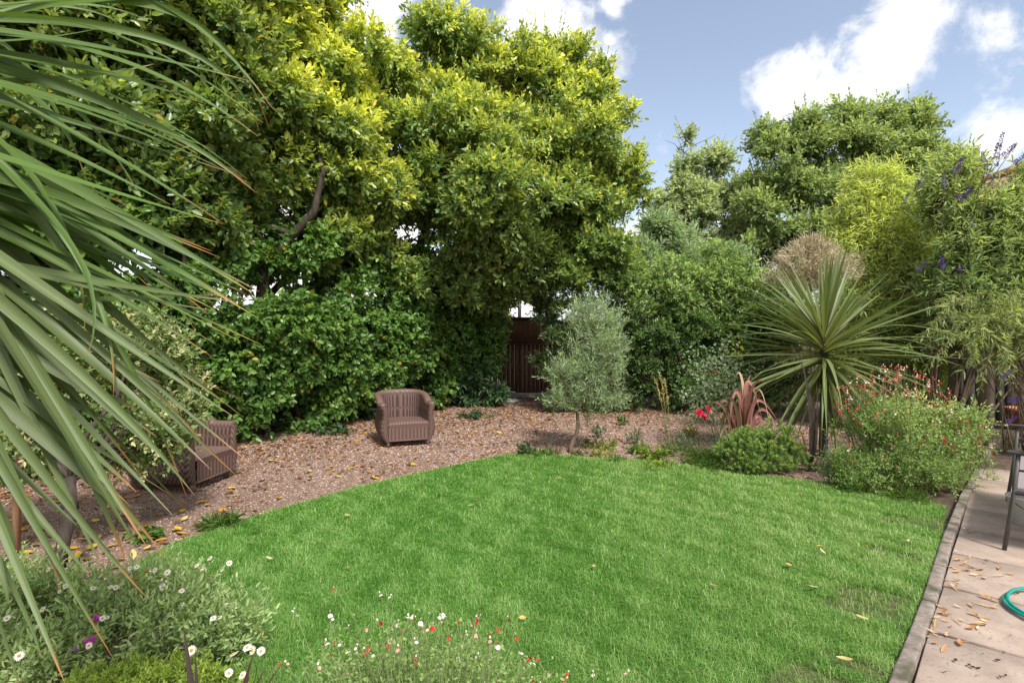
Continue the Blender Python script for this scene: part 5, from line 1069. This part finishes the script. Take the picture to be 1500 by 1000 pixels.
for px, py, r, s in [(1310, 80, .10, 1.15), (1335, 20, .085, 1.1), (1280, 130, .085, 1.0), (1150, 130, .08, 1.0), (1215, 145, .075, .85), (1360, 100, .06, .8), (1465, 45, .095, .75), (1420, 70, .06, .6), (800, 50, .14, 1.1), (860, 95, .10, .9), (540, 25, .11, 1.15), (1465, 215, .075, 1.0), (990, 345, .2, .6), (895, 5, .05, .8), (890, 60, .04, .7), (680, 130, .16, .7), (400, 380, .5, .9), (420, 330, .4, .6), (760, 450, .14, .9), (-.7, -1, 1.15, 1.5), (.9, -.6, 1.0, 1.4)]:  # last pair: unseen clouds behind the camera, added as fill light
    d = unit(np.array([(px - 750) / F, 1, (HOR - py) / F])) if r < 1 else unit(np.array([px, py, .75])); n = nt.nodes.new('ShaderNodeVectorMath'); n.operation = 'DISTANCE'; lk(vec, n.inputs[0]); n.inputs[1].default_value = d
    v = M1('MULTIPLY', M1('MAXIMUM', M1('SUBTRACT', 1.0, M1('DIVIDE', n.outputs['Value'], r)), 0.0), s); cov = v if cov is None else M1('MAXIMUM', cov, v)
den = M1('ADD', cov, M1('ADD', M1('MULTIPLY', M1('SUBTRACT', nz.outputs[0], .5), 1.9), M1('MULTIPLY', M1('SUBTRACT', n2.outputs[0], .5), .5)))
mr = nt.nodes.new('ShaderNodeMapRange'); mr.interpolation_type = 'SMOOTHSTEP'; lk(den, mr.inputs[0]); mr.inputs[1].default_value = .30; mr.inputs[2].default_value = .80; mr.inputs[3].default_value = 0; mr.inputs[4].default_value = 1
mask = M1('MULTIPLY', mr.outputs[0], M1('GREATER_THAN', cov, .001))
SKY, CL = .099, .54
hs = nt.nodes.new('ShaderNodeHueSaturation'); hs.inputs['Saturation'].default_value = .74; lk(sky.outputs[0], hs.inputs['Color'])
bg = nt.nodes.new('ShaderNodeBackground'); lk(hs.outputs[0], bg.inputs[0]); bg.inputs[1].default_value = SKY
b2 = nt.nodes.new('ShaderNodeBackground'); b2.inputs[0].default_value = (1, .99, .98, 1); b2.inputs[1].default_value = CL
ms = nt.nodes.new('ShaderNodeMixShader'); lk(mask, ms.inputs[0]); lk(bg.outputs[0], ms.inputs[1]); lk(b2.outputs[0], ms.inputs[2])
ow = nt.nodes.new('ShaderNodeOutputWorld'); lk(ms.outputs[0], ow.inputs[0])
ld = bpy.data.lights.new('sun', 'SUN'); ld.energy = 2.7; ld.angle = math.radians(10); ld.color = (1, .95, .87)
so = link(bpy.data.objects.new('sun', ld)); dd = Vector((math.sin(AZ) * math.cos(EL), math.cos(AZ) * math.cos(EL), math.sin(EL))); so.rotation_euler = dd.to_track_quat('Z', 'Y').to_euler(); so.location = (3, -4, 9)
cam = bpy.data.cameras.new('camera'); cam.sensor_width = 36; cam.lens = F / 1500 * 36; cam.shift_y = (HOR - 500) / 1500; cam.clip_end = 2000; cam.clip_start = .05
co = link(bpy.data.objects.new('camera', cam)); co.location = (0, 0, H); co.rotation_euler = (math.pi / 2, 0, 0); sc.camera = co
vs = sc.view_settings; vs.view_transform = 'Standard'; vs.look = 'None'; vs.exposure = 1.22; vs.gamma = 1; vs.use_curve_mapping = False
sc.cycles.max_bounces = 10; sc.cycles.diffuse_bounces = 6; sc.cycles.transmission_bounces = 6; sc.cycles.glossy_bounces = 2; sc.cycles.caustics_reflective = False; sc.cycles.caustics_refractive = False
